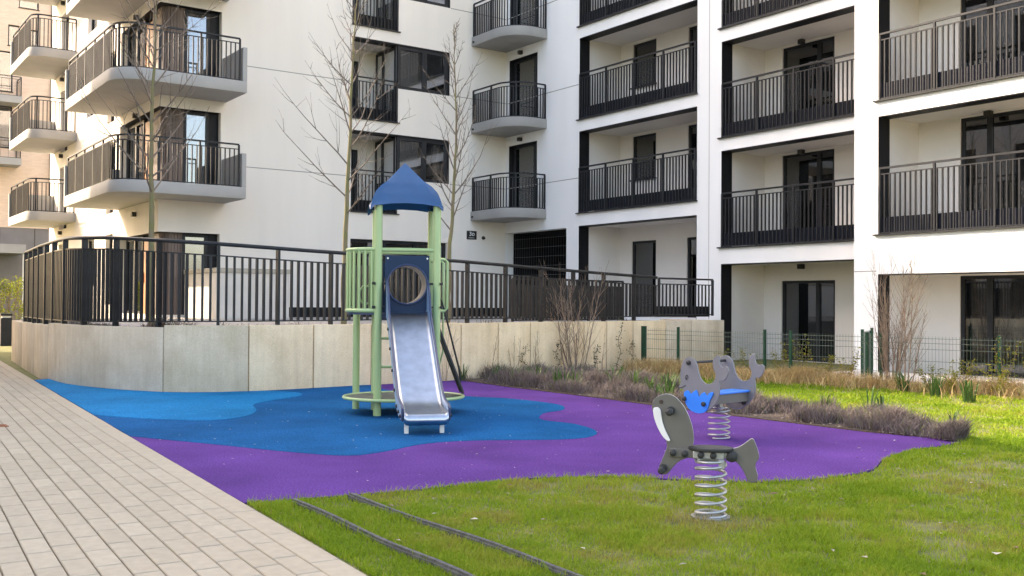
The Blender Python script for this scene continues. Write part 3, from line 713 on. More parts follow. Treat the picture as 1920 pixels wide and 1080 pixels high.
# balconies in the inner corner
for k in range(3):
    zb = 4.07+2.87*k
    out = [(0.0, YA), (1.4, YA)]+[(1.4, 0.96)]+arc(0.5, 0.96, 0.9, 0, 90, 12)[1:]+[(0.0, 1.86)]
    sb = MB(); sb.prism(out, zb, zb+0.30); b_ = sb.build('balcony', SLAB, ab, smooth=True, bevel=0.012)
    rp = [(1.33, YA+0.03), (1.33, 0.96)]+arc(0.5, 0.96, 0.83, 0, 90, 12)[1:]+[(0.02, 1.79)]
    railing(b_, rp, zb+0.32, zb+1.42, 0.105, 0.9, (0.025, 0.036))
    dr = MB(); dr.tube([(1.39, YA+0.14, zb+0.12), (1.44, YA+0.14, zb+0.12)], 0.03, 10); dr.build('drain_spout', LAMPM, b_)
    window(ab, FB, -0.22, 1.34, zb+0.31, zb+2.55, -0.20, (1.0,), name='door', room=ROOML, fw=0.09)
    rv = MB(); fbox(rv, FB, -0.222, -0.21, -0.34, 0.003, zb+0.3, zb+2.55); fbox(rv, FB, -0.21, 1.34, -0.34, 0.003, zb+2.535, zb+2.552); rv.build('door_lining', BLACK, ab)
    lm = MB(); fbox(lm, FB, 0.40, 0.53, 0.001, 0.13, zb+2.64, zb+2.76); lm.build('wall_lamp', LAMPM, ab, bevel=0.006)
# balconies round the gable corner
for k in range(4):
    zb = 4.13+2.845*k
    out = [(9.6, YA), (9.6, 1.2), (12.2, 1.2)]+arc(12.2, 0.4, 0.8, 90, 0, 12)[1:]+[(13.0, -4.6), (GA, -4.6), (GA, YA)]
    sb = MB(); sb.prism(out, zb, zb+0.31); b_ = sb.build('balcony', SLABL, ab, smooth=True, bevel=0.012)
    ep = MB(); ep.box(9.6, 9.72, YA+0.002, 1.2, zb+0.31, zb+1.22); ep.build('end_panel', SLABL, b_, bevel=0.01)
    ep = MB(); ep.box(GA+0.002, 13.0, -4.6, -4.48, zb+0.31, zb+1.22); ep.build('end_panel', SLABL, b_, bevel=0.01)
    rp = [(9.78, 1.12), (12.2, 1.12)]+arc(12.2, 0.4, 0.72, 90, 0, 12)[1:]+[(12.92, -4.42)]
    railing(b_, rp, zb+0.33, zb+1.47, 0.125, 1.1, (0.025, 0.036))
    lm = MB(); fbox(lm, FG, -2.68, -2.54, 0.001, 0.13, zb-0.33, zb-0.2); lm.build('wall_lamp', LAMPM, ab, bevel=0.006)
for k in range(4):
    zb = 4.13+2.845*k
    out = [(GA, -10.4), (12.5, -10.4)]+arc(12.5, -10.9, 0.5, 90, 0, 8)[1:]+[(13.0, -14.3), (GA, -14.3)]
    sb = MB(); sb.prism(out, zb, zb+0.31); b_ = sb.build('balcony', SLABL, ab, smooth=True, bevel=0.012)
    ep = MB(); ep.box(GA+0.002, 13.0, -14.3, -14.18, zb+0.31, zb+1.22); ep.build('end_panel', SLABL, b_)
    rp = [(GA+0.05, -10.47), (12.5, -10.47)]+arc(12.5, -10.9, 0.43, 90, 0, 8)[1:]+[(12.93, -14.15)]
    railing(b_, rp, zb+0.33, zb+1.47, 0.13, 1.1, (0.025, 0.036))
    lm = MB(); fbox(lm, FG, -12.78, -12.64, 0.001, 0.13, zb-0.33, zb-0.2); lm.build('wall_lamp', LAMPM, ab)
# left wing loggias with the box window
for k in range(3):
    zt = 6.62+2.855*k; zd = zt-2.48
    lg = MB()
    facade(lg, lambda u, w, z: FA(u, w-1.5, z), 3.4, 5.9, zd, zt+0.02, [(4.75, 5.66, zd+0.3, zt-0.35)], th=0.15)
    fbox(lg, FA, 5.721, 5.85, -1.5, -0.36, zd, zt); fbox(lg, FA, 3.35, 5.85, -1.6, -0.36, zt+0.005, zt+0.1); fbox(lg, FA, 3.35, 5.85, -1.6, -0.36, zd, zd+0.3)
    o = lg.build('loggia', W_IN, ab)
    window(ab, lambda u, w, z: FA(u, w-1.5, z), 4.75, 5.66, zd+0.3, zt-0.35, -0.06, (), name='door', glass=GLASSD)
    li = MB(); fbox(li, FA, 5.708, 5.722, -0.38, 0.004, zd, zt); fbox(li, FA, 2.25, 5.708, -0.36, 0.004, zt-0.05, zt+0.004); fbox(li, FA, 2.238, 2.29, -0.36, 0.004, zt-1.4, zt-0.05); li.build('lining', BLACK, o)
    rp = [FA(5.69, -0.03, 0)[:2], FA(4.16, -0.03, 0)[:2]]
    railing(o, rp, zd+0.02, zd+1.30, 0.12, 1.6, (0.025, 0.036))
    kk = MB(); fbox(kk, FA, 4.14, 5.70, -0.08, -0.07, zd+0.03, zd+0.37); kk.build('kick_sheet', BLACK, o)
    sl = MB(); fbox(sl, FA, 4.07, 5.74, -0.30, 0.06, zd-0.024, zd+0.006); sl.build('drip_sill', DARK, o)
    sl2 = MB(); fbox(sl2, FA, 4.13, 4.19, -0.3, 0.012, zd+0.01, zt-1.40); sl2.build('edge_trim', DARK, o)
    # glazed box: front and the side facing the loggia
    window(ab, FA, 2.29, 4.13, zt-1.40, zt-0.05, -0.05, (3.15,), curtain=[(2.45, 2.7), (3.25, 4.0)] if k != 1 else [(3.3, 4.0)], fw=0.10, depth=1.5, glass=GLASS, room=ROOML)
    FS = lambda u, w, z: (4.13+w, u, z)
    window(ab, FS, YA-1.45, YA-0.13, zt-2.15, zt-0.06, 0.0, (YA-0.95,), name='window', fw=0.09, depth=0.8, room=ROOML)
window(ab, FA, 2.27, 5.72, 1.25, 3.31, -0.15, (3.4, 4.5), glass=GLASSD, fw=0.09)

# house sign and entrance camera
sg = thing('house_sign', 'small black house number plate reading 3D on the pale wall', 'sign', (1.35, YA, 3.60))
sm = MB(); sm.box(-0.19, 0.19, 0.002, 0.025, -0.14, 0.14); sm.build('plate', SIGNK, sg, bevel=0.004)
def text_mesh(body, size, name, parent, loc, rot, m, extr=0.003):
    cu = bpy.data.curves.new(name, 'FONT'); cu.body = body; cu.size = size; cu.extrude = extr; cu.align_x = 'CENTER'; cu.align_y = 'CENTER'; cu.offset = size*0.02
    t = bpy.data.objects.new('tmp', cu); COL.objects.link(t); dg = bpy.context.evaluated_depsgraph_get()
    me = bpy.data.meshes.new_from_object(t.evaluated_get(dg)); bpy.data.objects.remove(t)
    me.materials.clear(); me.materials.append(m)
    o = bpy.data.objects.new(name, me); COL.objects.link(o); o.parent = parent; o.location = loc; o.rotation_euler = rot
    return o
text_mesh('3', 0.19, 'numeral', sg, (0.055, 0.03, 0.035), (PI/2, 0, PI), SIGNW)
text_mesh('D', 0.135, 'letter', sg, (-0.055, 0.03, 0.022), (PI/2, 0, PI), SIGNW)
ln = MB()
for i in range(11): ln.box(0.115-i*0.021, 0.128-i*0.021, 0.026, 0.029, -0.098+0.006*(i % 3 == 1), -0.078-0.004*(i % 2))
ln.build('street_line', SIGNW, sg)
cm = thing('wall_camera', 'small dark dome fixture on the pale wall beside the house number plate', 'camera', (0.89, YA, 3.53))
c_ = MB(); c_.tube([(0, 0.002, 0), (0, 0.03, 0)], 0.06, 14); c_.tube([(0, 0.03, 0), (0, 0.09, -0.02)], [0.045, 0.035], 12); c_.build('housing', LAMPM, cm, smooth=True)

# garden partition on the terrace
gw = thing('terrace_partition', 'white garden partition wall with a tan cap on the terrace behind the fence', 'partition wall', (9.75, 2.2, 0.93))
q = MB(); q.box(-0.95, 1.0, -0.08, 0.08, 0, 1.18); q.box(0.84, 1.0, -2.5, -0.08, 0, 1.18); q.build('wall', mat('partition_plaster', (0.62, 0.575, 0.52), 0.9, var=0.05, scale=2), gw, bevel=0.01)
q = MB(); q.box(-0.98, 1.03, -0.11, 0.11, 1.182, 1.30); q.box(0.81, 1.03, -2.5, -0.11, 1.182, 1.30); q.build('cap', mat('partition_cap', (0.40, 0.36, 0.29), 0.8, var=0.1, scale=5), gw, bevel=0.01)

# ------------------------------------------------------------------ brick building far left
bb = thing('brick_building', 'distant pale brick apartment house with grey ground floor and small balconies', 'building', (10, -30, 0))
FK = lambda u, w, z: (u-10, w, z)
kh = [(9.30, 10.25, 16.55, 18.1), (10.2, 10.75, 14.5, 15.6), (9.30, 9.85, 14.4, 15.5), (10.5, 11.6, 9.2, 11.4), (10.5, 11.6, 12.1, 14.2)]
q = MB(); facade(q, FK, 3.0, 20, 5.1, 24, kh, th=0.3); q.box(-7.0, -6.7, -12, -0.3, 5.1, 24); q.box(9.7, 10, -12, -0.3, 5.1, 24); q.build('wall', BRICK, bb)
q = MB(); q.box(-7.0, 10, -12, -0.05, 0, 5.1); q.build('plinth', TILE_GREY, bb)
q = MB(); q.box(-7.0, 10, -12, 0, 24, 24.3); q.build('roof', SLABL, bb)
q = MB()
for u in (4.0, 6.5, 8.6, 9.35, 11, 13): q.box(u-10-0.01, u-10+0.01, -0.05, -0.03, 0, 5.1)
q.build('panel_joints', BLACK, bb)
for (a, b, c, d) in kh: window(bb, FK, a, b, c, d, -0.12, glass=GLASS, fw=0.06, sill=True, depth=1.0)
for zb, a1 in ((11.35, 10.25), (8.2, 10.25)):
    q = MB(); q.box(0.0+a1-10, 4, 0.002, 1.3, zb, zb+0.35); o = q.build('balcony', SLABL, bb)
    railing(o, [(a1-10+0.05, 0.05), (a1-10+0.05, 1.25), (3.9, 1.25)], zb+0.36, zb+1.35, 0.35, 1.2, (0.01, 0.02))
q = MB(); q.box(0.1, 6, 0.002, 2.0, 3.7, 4.15); q.build('canopy', SLABL, bb)
q = MB(); q.box(0.12, 0.22, 1.8, 1.9, 0, 3.7); q.build('canopy_post', PALE, bb)
q = MB(); q.tube([(-1.35, 0.06, 5.1), (-1.35, 0.06, 24)], 0.07, 8); q.build('downpipe', DARK, bb)

# unseen block added left of the path to shade the playground
nb = thing('added_shade_block', 'plain pale unseen block added left of the path to cast shade', 'building', (32, 0, 0))
FN = lambda u, w, z: (-8-w, u, z)
nh = [(-15.8+i*3.2, -14.4+i*3.2, 1.2+2.9*k, 2.9+2.9*k) for i in range(9) for k in range(5)]
q = MB(); facade(q, FN, -16.5, 12, 0, 15.5, nh, th=0.3); q.box(-7.7, 8, -16.5, -16.2, 0, 15.5); q.box(-7.7, 8, 11.7, 12, 0, 15.5); q.box(7.7, 8, -16.2, 11.7, 0, 15.5); q.build('wall', SLABL, nb)
q = MB(); q.box(-8, -7, -16.5, -9.5, 15.504, 24); q.build('shade_slab', SLABL, nb)  # thin added slab, shaped to keep the sun off the terrace fence
q = MB(); q.box(-6.9, 8.2, -16.7, 12.2, 15.504, 15.7); q.build('roof', SLAB, nb)
for (a, b, c, d) in nh:
    q = MB(); fbox(q, FN, a, b, -0.2, -0.15, c, d); q.build('window', DARK, nb)

# ------------------------------------------------------------------ play tower
TA = math.radians(154.7)
tw = thing('play_tower', 'green post play tower with blue pointed roof and steel slide on the blue rubber', 'play tower', (13.05, 16.11, 0.004), TA)
for sx in (-1, 1):
    for sy in (-1, 1):
        p = MB(); p.tube([(0.36*sx, 0.36*sy, 0), (0.36*sx, 0.36*sy, 2.58)], 0.049, 18); p.build('post', GREENP, tw, smooth=True)
p = MB(); p.tube([(-0.60, 0.48, 0), (-0.60, 0.48, 1.30)], 0.045, 16); p.build('post', GREENP, tw, smooth=True)
# roof: four flat leaves with swollen corners between them
rings = []
NT = 24
for i in range(NT+1):
    t = i/NT; z = 3.16-0.59*t; ring = []
    f = float(np.interp(t, [0, 0.5, 0.75, 1], [0, 0.265, 0.372, 0.455])); e = 0.86*f; h = float(np.interp(t, [0, 0.42, 0.55, 0.68, 0.84, 1], [0, 0.22, 0.318, 0.385, 0.425, 0.447]))
    zc = z-0.055*t**3; zm = z+0.035*t**4
    for k in range(4):
        c, s_ = math.cos(k*PI/2), math.sin(k*PI/2)
        base = [(-e, -f, z), (-e*0.5, -f, zm-0.008*t), (0, -f, zm), (e*0.5, -f, zm-0.008*t), (e, -f, z), ((e+h)/2, -(f+h)/2, (z+zc)/2), (h, -h, zc), ((f+h)/2, -(e+h)/2, (z+zc)/2)]
        if t == 0: base = [(0, 0, 3.16)]*8
        for (x, y, zz) in base: ring.append((x*c-y*s_, x*s_+y*c, zz))
    rings.append(ring)
rf = MB(); rf.v.append((0, 0, 3.16))
for ring in rings[1:]: rf.v += ring
K = 32
for j in range(K): rf.f.append((0, 1+j, 1+(j+1) % K))
for i in range(NT-1):
    for j in range(K):
        a = 1+i*K+j; b = 1+i*K+(j+1) % K; rf.f.append((a, b, b+K, a+K))
n0 = len(rf.v); last = 1+(NT-1)*K
rf.v += [(x*0.955, y*0.955, z+0.012) for (x, y, z) in rf.v[last:last+K]]; rf.v.append((0, 0, 3.02))
for j in range(K): rf.f.append((last+j, last+(j+1) % K, n0+(j+1) % K, n0+j)); rf.f.append((n0+j, n0+(j+1) % K, n0+K))
ro_ = rf.build('roof', ROOFB, tw, smooth=True); ro_.data.set_sharp_from_angle(angle=math.radians(17)); ro_.location.x = -0.02
# deck
p = MB(); p.box(-0.33, 0.33, -0.33, 0.33, 1.18, 1.25); p.build('deck', SLIDEE, tw, bevel=0.006)
def ring_panel(name, x0, x1, z0, z1, cx, cz, r, y0, y1, m, arch=False, n=40):
    """plate with a round hole; outline sampled by angle"""
    def outer(a):
        dx, dz = math.cos(a), math.sin(a); t = 1e9
        if dx > 1e-6: t = min(t, (x1-cx)/dx)
        if dx < -1e-6: t = min(t, (x0-cx)/dx)
        if dz > 1e-6: t = min(t, (z1-cz)/dz)
        if dz < -1e-6: t = min(t, (z0-cz)/dz)
        x, z = cx+dx*t, cz+dz*t
        if arch and z > cz: 
            rr = min(t, (x1-x0)/2*1.12+max(0, dz)*0.22); x, z = cx+dx*rr, cz+dz*rr
        return x, z
    angs = sorted(set([2*PI*i/n for i in range(n)]+[math.atan2(z-cz, x-cx) % (2*PI) for x in (x0, x1) for z in (z0, z1)]))
    mb = MB(); k = len(angs)
    for y in (y0, y1):
        for a in angs: x, z = outer(a); mb.v.append((x, y, z))
        for a in angs: mb.v.append((cx+r*math.cos(a), y, cz+r*math.sin(a)))
    for j in range(k):
        i = (j+1) % k
        mb.f.append((j, i, k+i, k+j)); mb.f.append((2*k+j, 3*k+j, 3*k+i, 2*k+i))
        mb.f.append((j, 2*k+j, 2*k+i, i)); mb.f.append((k+j, k+i, 3*k+i, 3*k+j))
    return mb.build(name, m, tw)
fp = ring_panel('crawl_panel', -0.275, 0.265, 1.235, 1.965, -0.005, 1.61, 0.235, -0.385, -0.36, NAVY)
tb = MB(); k = 40
for y in (-0.40, 0.30):
    for rr in (0.235, 0.248):
        for j in range(k): tb.v.append((-0.005+rr*math.cos(2*PI*j/k), y, 1.61+rr*math.sin(2*PI*j/k)))
for j in range(k):
    i = (j+1) % k
    tb.f += [(j, i, 2*k+i, 2*k+j), (k+j, 3*k+j, 3*k+i, k+i), (j, k+j, k+i, i), (2*k+j, 2*k+i, 3*k+i, 3*k+j)]
tb.build('crawl_tube', BEIGE, tw, smooth=True)
rg = MB(); rg.tube([(-0.005+0.243*math.cos(2*PI*j/k), -0.402, 1.61+0.243*math.sin(2*PI*j/k)) for j in range(k+1)], 0.011, 8, False); rg.build('tube_rim', SLIDEE, fp, smooth=True)
ring_panel('back_panel', -0.27, 0.27, 1.235, 1.9, 0, 1.61, 0.26, 0.34, 0.365, NAVY, arch=True)
bolt = MB()
for x in (-0.245, 0.24):
    for z in (1.28, 1.93): bolt.tube([(x, -0.385, z), (x, -0.395, z)], 0.012, 10)
bolt.build('panel_bolts', STEEL, fp, smooth=True)
cl = MB()
for z in (1.33, 1.62):
    for s_ in (-1, 1): cl.tube([(0.27*s_, -0.365, z), (0.43*s_, -0.365, z)], 0.014, 8); cl.tube([(0.405*s_, -0.405, z), (0.425*s_, -0.42, z)], 0.018, 8)
cl.build('clamp', RUBBERK, tw, smooth=True)
p = MB(); p.tube([(-0.36, -0.36, 2.035), (0.36, -0.36, 2.035)], 0.026, 12); p.build('cross_bar', GREENP, tw, smooth=True)
p = MB(); p.tube([(-0.36, 0.36, 2.035), (0.36, 0.36, 2.035)], 0.026, 12); p.build('cross_bar', GREENP, tw, smooth=True)
# rounded lookout on the left
semi = [(-0.36-0.37*math.sin(math.radians(t)), -0.36*math.cos(math.radians(t))) for t in range(0, 181, 12)]
for z, r in ((2.04, 0.024), (1.285, 0.026)):
    p = MB(); p.tube([(x, y, z) for x, y in semi], r, 10); p.build('lookout_rail', GREENP, tw, smooth=True)
p = MB(); p.prism(semi, 1.235, 1.262); p.build('lookout_floor', SLIDEE, tw)
for t in range(12, 180, 13):
    x, y = (-0.36-0.37*math.sin(math.radians(t)), -0.36*math.cos(math.radians(t)))
    p = MB(); p.tube([(x, y, 1.285), (x, y, 2.04)], 0.0155, 8); p.build('lookout_bar', GREENP, tw, smooth=True)
p = MB(); p.tube([(-0.50+0.07*math.cos(math.radians(t)), 0.1, 1.48+0.12*math.sin(math.radians(t))) for t in range(60, 301, 20)], 0.012, 8); p.build('grip_handle', GREENP, tw, smooth=True)
# entry on the right
for y in (-0.22, 0.22):
    p = MB(); p.tube([(0.36, y*1.4, 1.93), (0.47, y, 1.93), (0.505, y, 1.90), (0.505, y, 1.32), (0.47, y, 1.285), (0.36, y*1.4, 1.285)], 0.02, 10); p.build('entry_handle', GREENP, tw, smooth=True)
p = MB(); p.tube([(0.505, 0.22, 1.30), (0.505, 0.22, 0.75), (0.46, 0.30, 0.55)], 0.012, 8); p.build('support_rod', GREENP, tw, smooth=True)
bl = MB()
for (xa, za, xb, zb, mth) in ((0.40, 1.10, 0.585, 0.62, 0),):
    bl.quad((xa, -0.14, za), (xb, -0.14, zb), (xb, 0.14, zb), (xa, 0.14, za)); bl.quad((xa, -0.14, za-0.015), (xb, -0.14, zb-0.015), (xb, 0.14, zb-0.015), (xa, 0.14, za-0.015))
    bl.quad((xa, -0.14, za), (xb, -0.14, zb), (xb, -0.14, zb-0.015), (xa, -0.14, za-0.015)); bl.quad((xa, 0.14, za), (xb, 0.14, zb), (xb, 0.14, zb-0.015), (xa, 0.14, za-0.015))
be = bl.build('climbing_belt', BELT, tw, fix=False)
q = MB(); q.tube([(0.40, -0.14, 1.10), (0.585, -0.14, 0.62), (0.73, -0.12, 0.24)], 0.02, 8); q.tube([(0.40, 0.14, 1.10), (0.585, 0.14, 0.62), (0.73, 0.12, 0.24)], 0.02, 8)
q.quad((0.585, -0.14, 0.62), (0.73, -0.12, 0.24), (0.73, 0.12, 0.24), (0.585, 0.14, 0.62)); q.build('belt_edge', RUBBERK, be, fix=False)
q = MB(); q.tube([(0.42, -0.25, 1.45), (0.50, -0.2, 1.20), (0.60, -0.1, 0.85), (0.69, 0.0, 0.55), (0.715, 0.05, 0.40), (0.70, 0.08, 0.28)], 0.012, 8); q.build('rope', RUBBERK, tw, smooth=True)
# low round step ring
ringp = [(-0.01+0.75*math.cos(2*PI*j/48), -0.02+0.60*math.sin(2*PI*j/48)) for j in range(48)]
p = MB(); p.tube([(x, y, 0.20) for x, y in ringp]+[(*ringp[0], 0.20)], 0.021, 10, False); sr_ = p.build('step_ring', GREENP, tw, smooth=True)
p = MB(); p.prism([(x*0.98, y*0.98) for x, y in ringp], 0.19, 0.205); p.build('step_mat', BELT, sr_)
for z in (0.55, 0.92):
    p = MB(); p.tube([(-0.36, 0.36, z), (0.36, 0.36, z)], 0.018, 8); p.build('rung', GREENP, tw, smooth=True)
# slide
sl = bpy.data.objects.new('slide', None); COL.objects.link(sl); sl.parent = tw; sl.location = (0.0, -0.39, 0)
sl.rotation_euler = (0, 0, math.atan2(0.07, 1.7))
prof = catmull([(0.0, 1.25), (0.12, 1.235), (0.30, 1.11), (0.60, 0.865), (0.95, 0.575), (1.22, 0.365), (1.40, 0.265), (1.60, 0.225), (1.80, 0.215), (1.85, 0.20), (1.868, 0.15), (1.835, 0.105)], 5, closed=False)
HW = 0.235
bed = MB(); n = len(prof)
for (s_, z) in prof:
    for x, dz in ((-HW, 0.03), (-HW+0.02, 0.006), (-HW+0.05, 0), (HW-0.05, 0), (HW-0.02, 0.006), (HW, 0.03)): bed.v.append((x, -s_, z+dz))
for i in range(n-1):
    for j in range(5): bed.f.append((i*6+j, i*6+j+1, i*6+7+j, i*6+6+j))
bd = bed.build('slide_bed', STEEL, sl, smooth=True, fix=False)
md = bd.modifiers.new('s', 'SOLIDIFY'); md.thickness = 0.006; md.offset = -1
top = [p for p in prof if p[0] <= 1.81]
nrm_ = []
for i, pnt in enumerate(top):
    a = top[max(i-1, 0)]; b = top[min(i+1, len(top)-1)]; d = Vector((b[0]-a[0], b[1]-a[1])).normalized(); nrm_.append(Vector((-d.y, d.x)))
hts = [0.28*max(0, 1-p[0]/0.28)+0.13*(1-0.25*min(1, p[0]/1.8)) for p in top]
up = [(p[0]+nn.x*h*0.35, p[1]+nn.y*h) for p, nn, h in zip(top, nrm_, hts)]
lo = [(p[0]-nn.x*0.055, p[1]-nn.y*0.055) for p, nn in zip(top, nrm_)]
up[-1] = (up[-1][0]+0.02, up[-1][1]-0.035)
for s_ in (-1, 1):
    mb = MB(); k = len(up)
    xs_ = (s_*HW, s_*(HW+0.028))
    for x in xs_:
        mb.v += [(x, -a, b) for a, b in up]+[(x, -a, b) for a, b in lo]
    for i in range(k-1):
        mb.f += [(i, i+1, k+i+1, k+i), (2*k+i, 3*k+i, 3*k+i+1, 2*k+i+1), (i, 2*k+i, 2*k+i+1, i+1), (k+i, k+i+1, 3*k+i+1, 3*k+i)]
    mb.f += [(0, k, 3*k, 2*k), (k-1, 3*k-1, 4*k-1, 2*k-1)]
    mb.build('slide_side', SLIDEB, sl)
    e = MB(); e.tube([(s_*(HW+0.014), -a, b) for a, b in up]+[(s_*(HW+0.014), -lo[-1][0]-0.02, lo[-1][1]-0.01)], 0.0145, 8); e.build('slide_edge_trim', SLIDEE, sl, smooth=True)
    bt = MB()
    for (u, dz) in ((0.35, 0.0), (0.62, 0), (0.9, 0), (1.15, 0), (1.4, 0.0), (1.6, 0), (1.78, -0.02)):
        zz = float(np.interp(u, [p[0] for p in top], [p[1] for p in top]))+dz
        bt.tube([(s_*(HW+0.027), -u, zz), (s_*(HW+0.045), -u, zz)], [0.022, 0.016], 10)
    bt.build('slide_bolts', RUBBERK, sl, smooth=True)
    lg = MB(); lg.box(s_*0.19-0.022, s_*0.19+0.022, -1.70, -1.66, 0, 0.21); lg.build('slide_leg', PALE, sl, bevel=0.003)

# ------------------------------------------------------------------ spring riders
def spring(parent, r, z0, z1, turns, wire, m, taper=1.0):
    n = int(turns*22); mb = MB(); pts = []
    for i in range(n+1):
        t = i/n; a = 2*PI*turns*t-PI/2
        u = min(max((t-0.10)/0.80, 0), 1); z = z0+wire+(z1-z0-2*wire)*(0.04*min(t, 0.1)/0.1+0.92*u+0.04*max(0, t-0.9)/0.1)
        pts.append((r*math.cos(a), r*math.sin(a), z))
    mb.tube(pts, wire, 10); return mb.build('spring', m, parent, smooth=True)
def bezel(parent, poly, y0, y1, m, name, core=None, label=None):
    pl_ = catmull(poly, 3)
    o = MB(); o.plate(pl_, y0, y1); ob = o.build(name, m, parent, bevel=0.0035)
    if core:
        cx = sum(p[0] for p in pl_)/len(pl_); cz_ = sum(p[1] for p in pl_)/len(pl_)
        e = MB(); k = len(pl_)
        # pale core visible on the cut edge: a thin band just proud of the plate edge
        nr = []
        for i in range(k):
            a = pl_[i-1]; b = pl_[(i+1) % k]; d = Vector((b[0]-a[0], b[1]-a[1])); d = d.normalized() if d.length > 1e-9 else Vector((1, 0)); nr.append(Vector((d.y, -d.x)))
        area = sum(pl_[i][0]*pl_[(i+1) % k][1]-pl_[(i+1) % k][0]*pl_[i][1] for i in range(k))
        sg_ = 1 if area > 0 else -1
        yc0, yc1 = y0+(y1-y0)*0.25, y1-(y1-y0)*0.25
        for y in (yc0, yc1): e.v += [(p[0]+nn.x*0.0012*sg_, y, p[1]+nn.y*0.0012*sg_) for p, nn in zip(pl_, nr)]
        for i in range(k):
            j = (i+1) % k; e.f.append((i, j, k+j, k+i))
        e.build('edge_core', core, ob, fix=False)
    return ob
# walrus
ax = Vector((-0.6391, 0.7691)); wa = thing('walrus_spring_rider', 'grey walrus shaped spring rider with white tusk standing on the lawn', 'spring rider', (14.36, 22.6, -0.01), math.atan2(ax.y, ax.x))
head = [(-0.388, 0.735), (-0.382, 0.756), (-0.361, 0.778), (-0.324, 0.796), (-0.282, 0.802), (-0.24, 0.786), (-0.204, 0.755), (-0.171, 0.71), (-0.144, 0.655), (-0.122, 0.587), (-0.113, 0.523), (-0.115, 0.477), (-0.127, 0.449), (-0.147, 0.441), (-0.152, 0.388), (-0.193, 0.365), (-0.225, 0.341), (-0.248, 0.314), (-0.271, 0.285), (-0.294, 0.266), (-0.317, 0.266), (-0.34, 0.284), (-0.345, 0.3), (-0.331, 0.338), (-0.308, 0.395), (-0.29, 0.442), (-0.29, 0.479), (-0.304, 0.515), (-0.332, 0.561), (-0.36, 0.615), (-0.379, 0.67), (-0.39, 0.707)]
tusk = [(-0.381, 0.696), (-0.371, 0.71), (-0.346, 0.711), (-0.331, 0.693), (-0.325, 0.658), (-0.318, 0.617), (-0.299, 0.562), (-0.276, 0.516), (-0.267, 0.495), (-0.281, 0.49), (-0.308, 0.51), (-0.336, 0.551), (-0.362, 0.606), (-0.377, 0.657)]
tail = [(0.10, 0.44), (0.168, 0.462), (0.204, 0.481), (0.235, 0.505), (0.261, 0.525), (0.275, 0.521), (0.288, 0.494), (0.301, 0.458), (0.31, 0.422), (0.309, 0.395), (0.293, 0.372), (0.289, 0.34), (0.297, 0.309), (0.304, 0.282), (0.298, 0.254), (0.28, 0.24), (0.253, 0.24), (0.236, 0.256), (0.222, 0.291), (0.204, 0.327), (0.182, 0.353), (0.16, 0.37), (0.10, 0.378)]
bezel(wa, head, -0.012, 0.012, GREYP, 'head_panel', PALE)
# local -y is the side towards the photographer here, so mirror small parts on both sides
for s_ in (-1, 1):
    bezel(wa, tusk, 0.0125*s_, 0.026*s_, TUSK, 'tusk')
    e = MB(); e.tube([(-0.328, 0.0125*s_, 0.749), (-0.328, 0.016*s_, 0.749)], 0.014, 14); e.build('eye', SOIL, wa, smooth=True)
    for (x, z, L_, r_) in ((-0.262, 0.693, 0.13, 0.016), (-0.312, 0.307, 0.13, 0.015)):
        h = MB(); h.tube([(x, 0.012*s_, z), (x, 0.03*s_, z), (x, 0.031*s_, z), (x, (L_-0.025)*s_, z), (x, (L_-0.024)*s_, z), (x, L_*s_, z), (x, (L_+0.01)*s_, z)], [0.028, 0.028, r_, r_, 0.024, 0.024, 0.014], 14); h.build('handle', RUBBERK, wa, smooth=True)
    for (x, z) in ((-0.245, 0.415), (-0.168, 0.412), (-0.06, 0.412), (0.02, 0.411)):
        h = MB(); yb = 0.034 if x < -0.1 else 0.062
        h.tube([(x, (yb-0.004)*s_, z), (x, (yb+0.016)*s_, z), (x, (yb+0.024)*s_, z)], [0.022, 0.022, 0.012], 12); h.build('bolt_cap', RUBBERK, wa, smooth=True)
    h = MB(); h.tube([(0.137, 0.012*s_, 0.405), (0.137, 0.04*s_, 0.405), (0.137, 0.05*s_, 0.405)], [0.036, 0.036, 0.022], 14); h.build('bolt_cap', RUBBERK, wa, smooth=True)
    h = MB(); h.box(-0.27, -0.10, 0.0125*s_, 0.032*s_, 0.385, 0.445); h.build('side_plate', GREYP, wa, bevel=0.005)
bezel(wa, tail, -0.012, 0.012, GREYP, 'tail_panel', PALE)
sd_ = [(0.0+0.148*math.cos(2*PI*j/32), 0.105*math.sin(2*PI*j/32)) for j in range(32)]
p = MB(); p.prism(sd_, 0.438, 0.460); p.build('seat', RUBBERK, wa, smooth=True, bevel=0.006)
p = MB(); p.box(-0.115, 0.09, -0.058, 0.058, 0.382, 0.437); p.build('bracket', GALV, wa, bevel=0.01)
p = MB(); p.box(0.075, 0.125, -0.03, 0.03, 0.39, 0.43); p.box(0.055, 0.095, -0.075, -0.035, 0.325, 0.385); p.build('spring_clamp', GALV, wa, bevel=0.006)
p = MB(); p.prism([(0.13*math.cos(2*PI*j/24), 0.13*math.sin(2*PI*j/24)) for j in range(24)], -0.02, 0.006); p.build('anchor_plate', GALV, wa)
spring(wa, 0.098, 0.0, 0.382, 7.2, 0.0098, GALV)
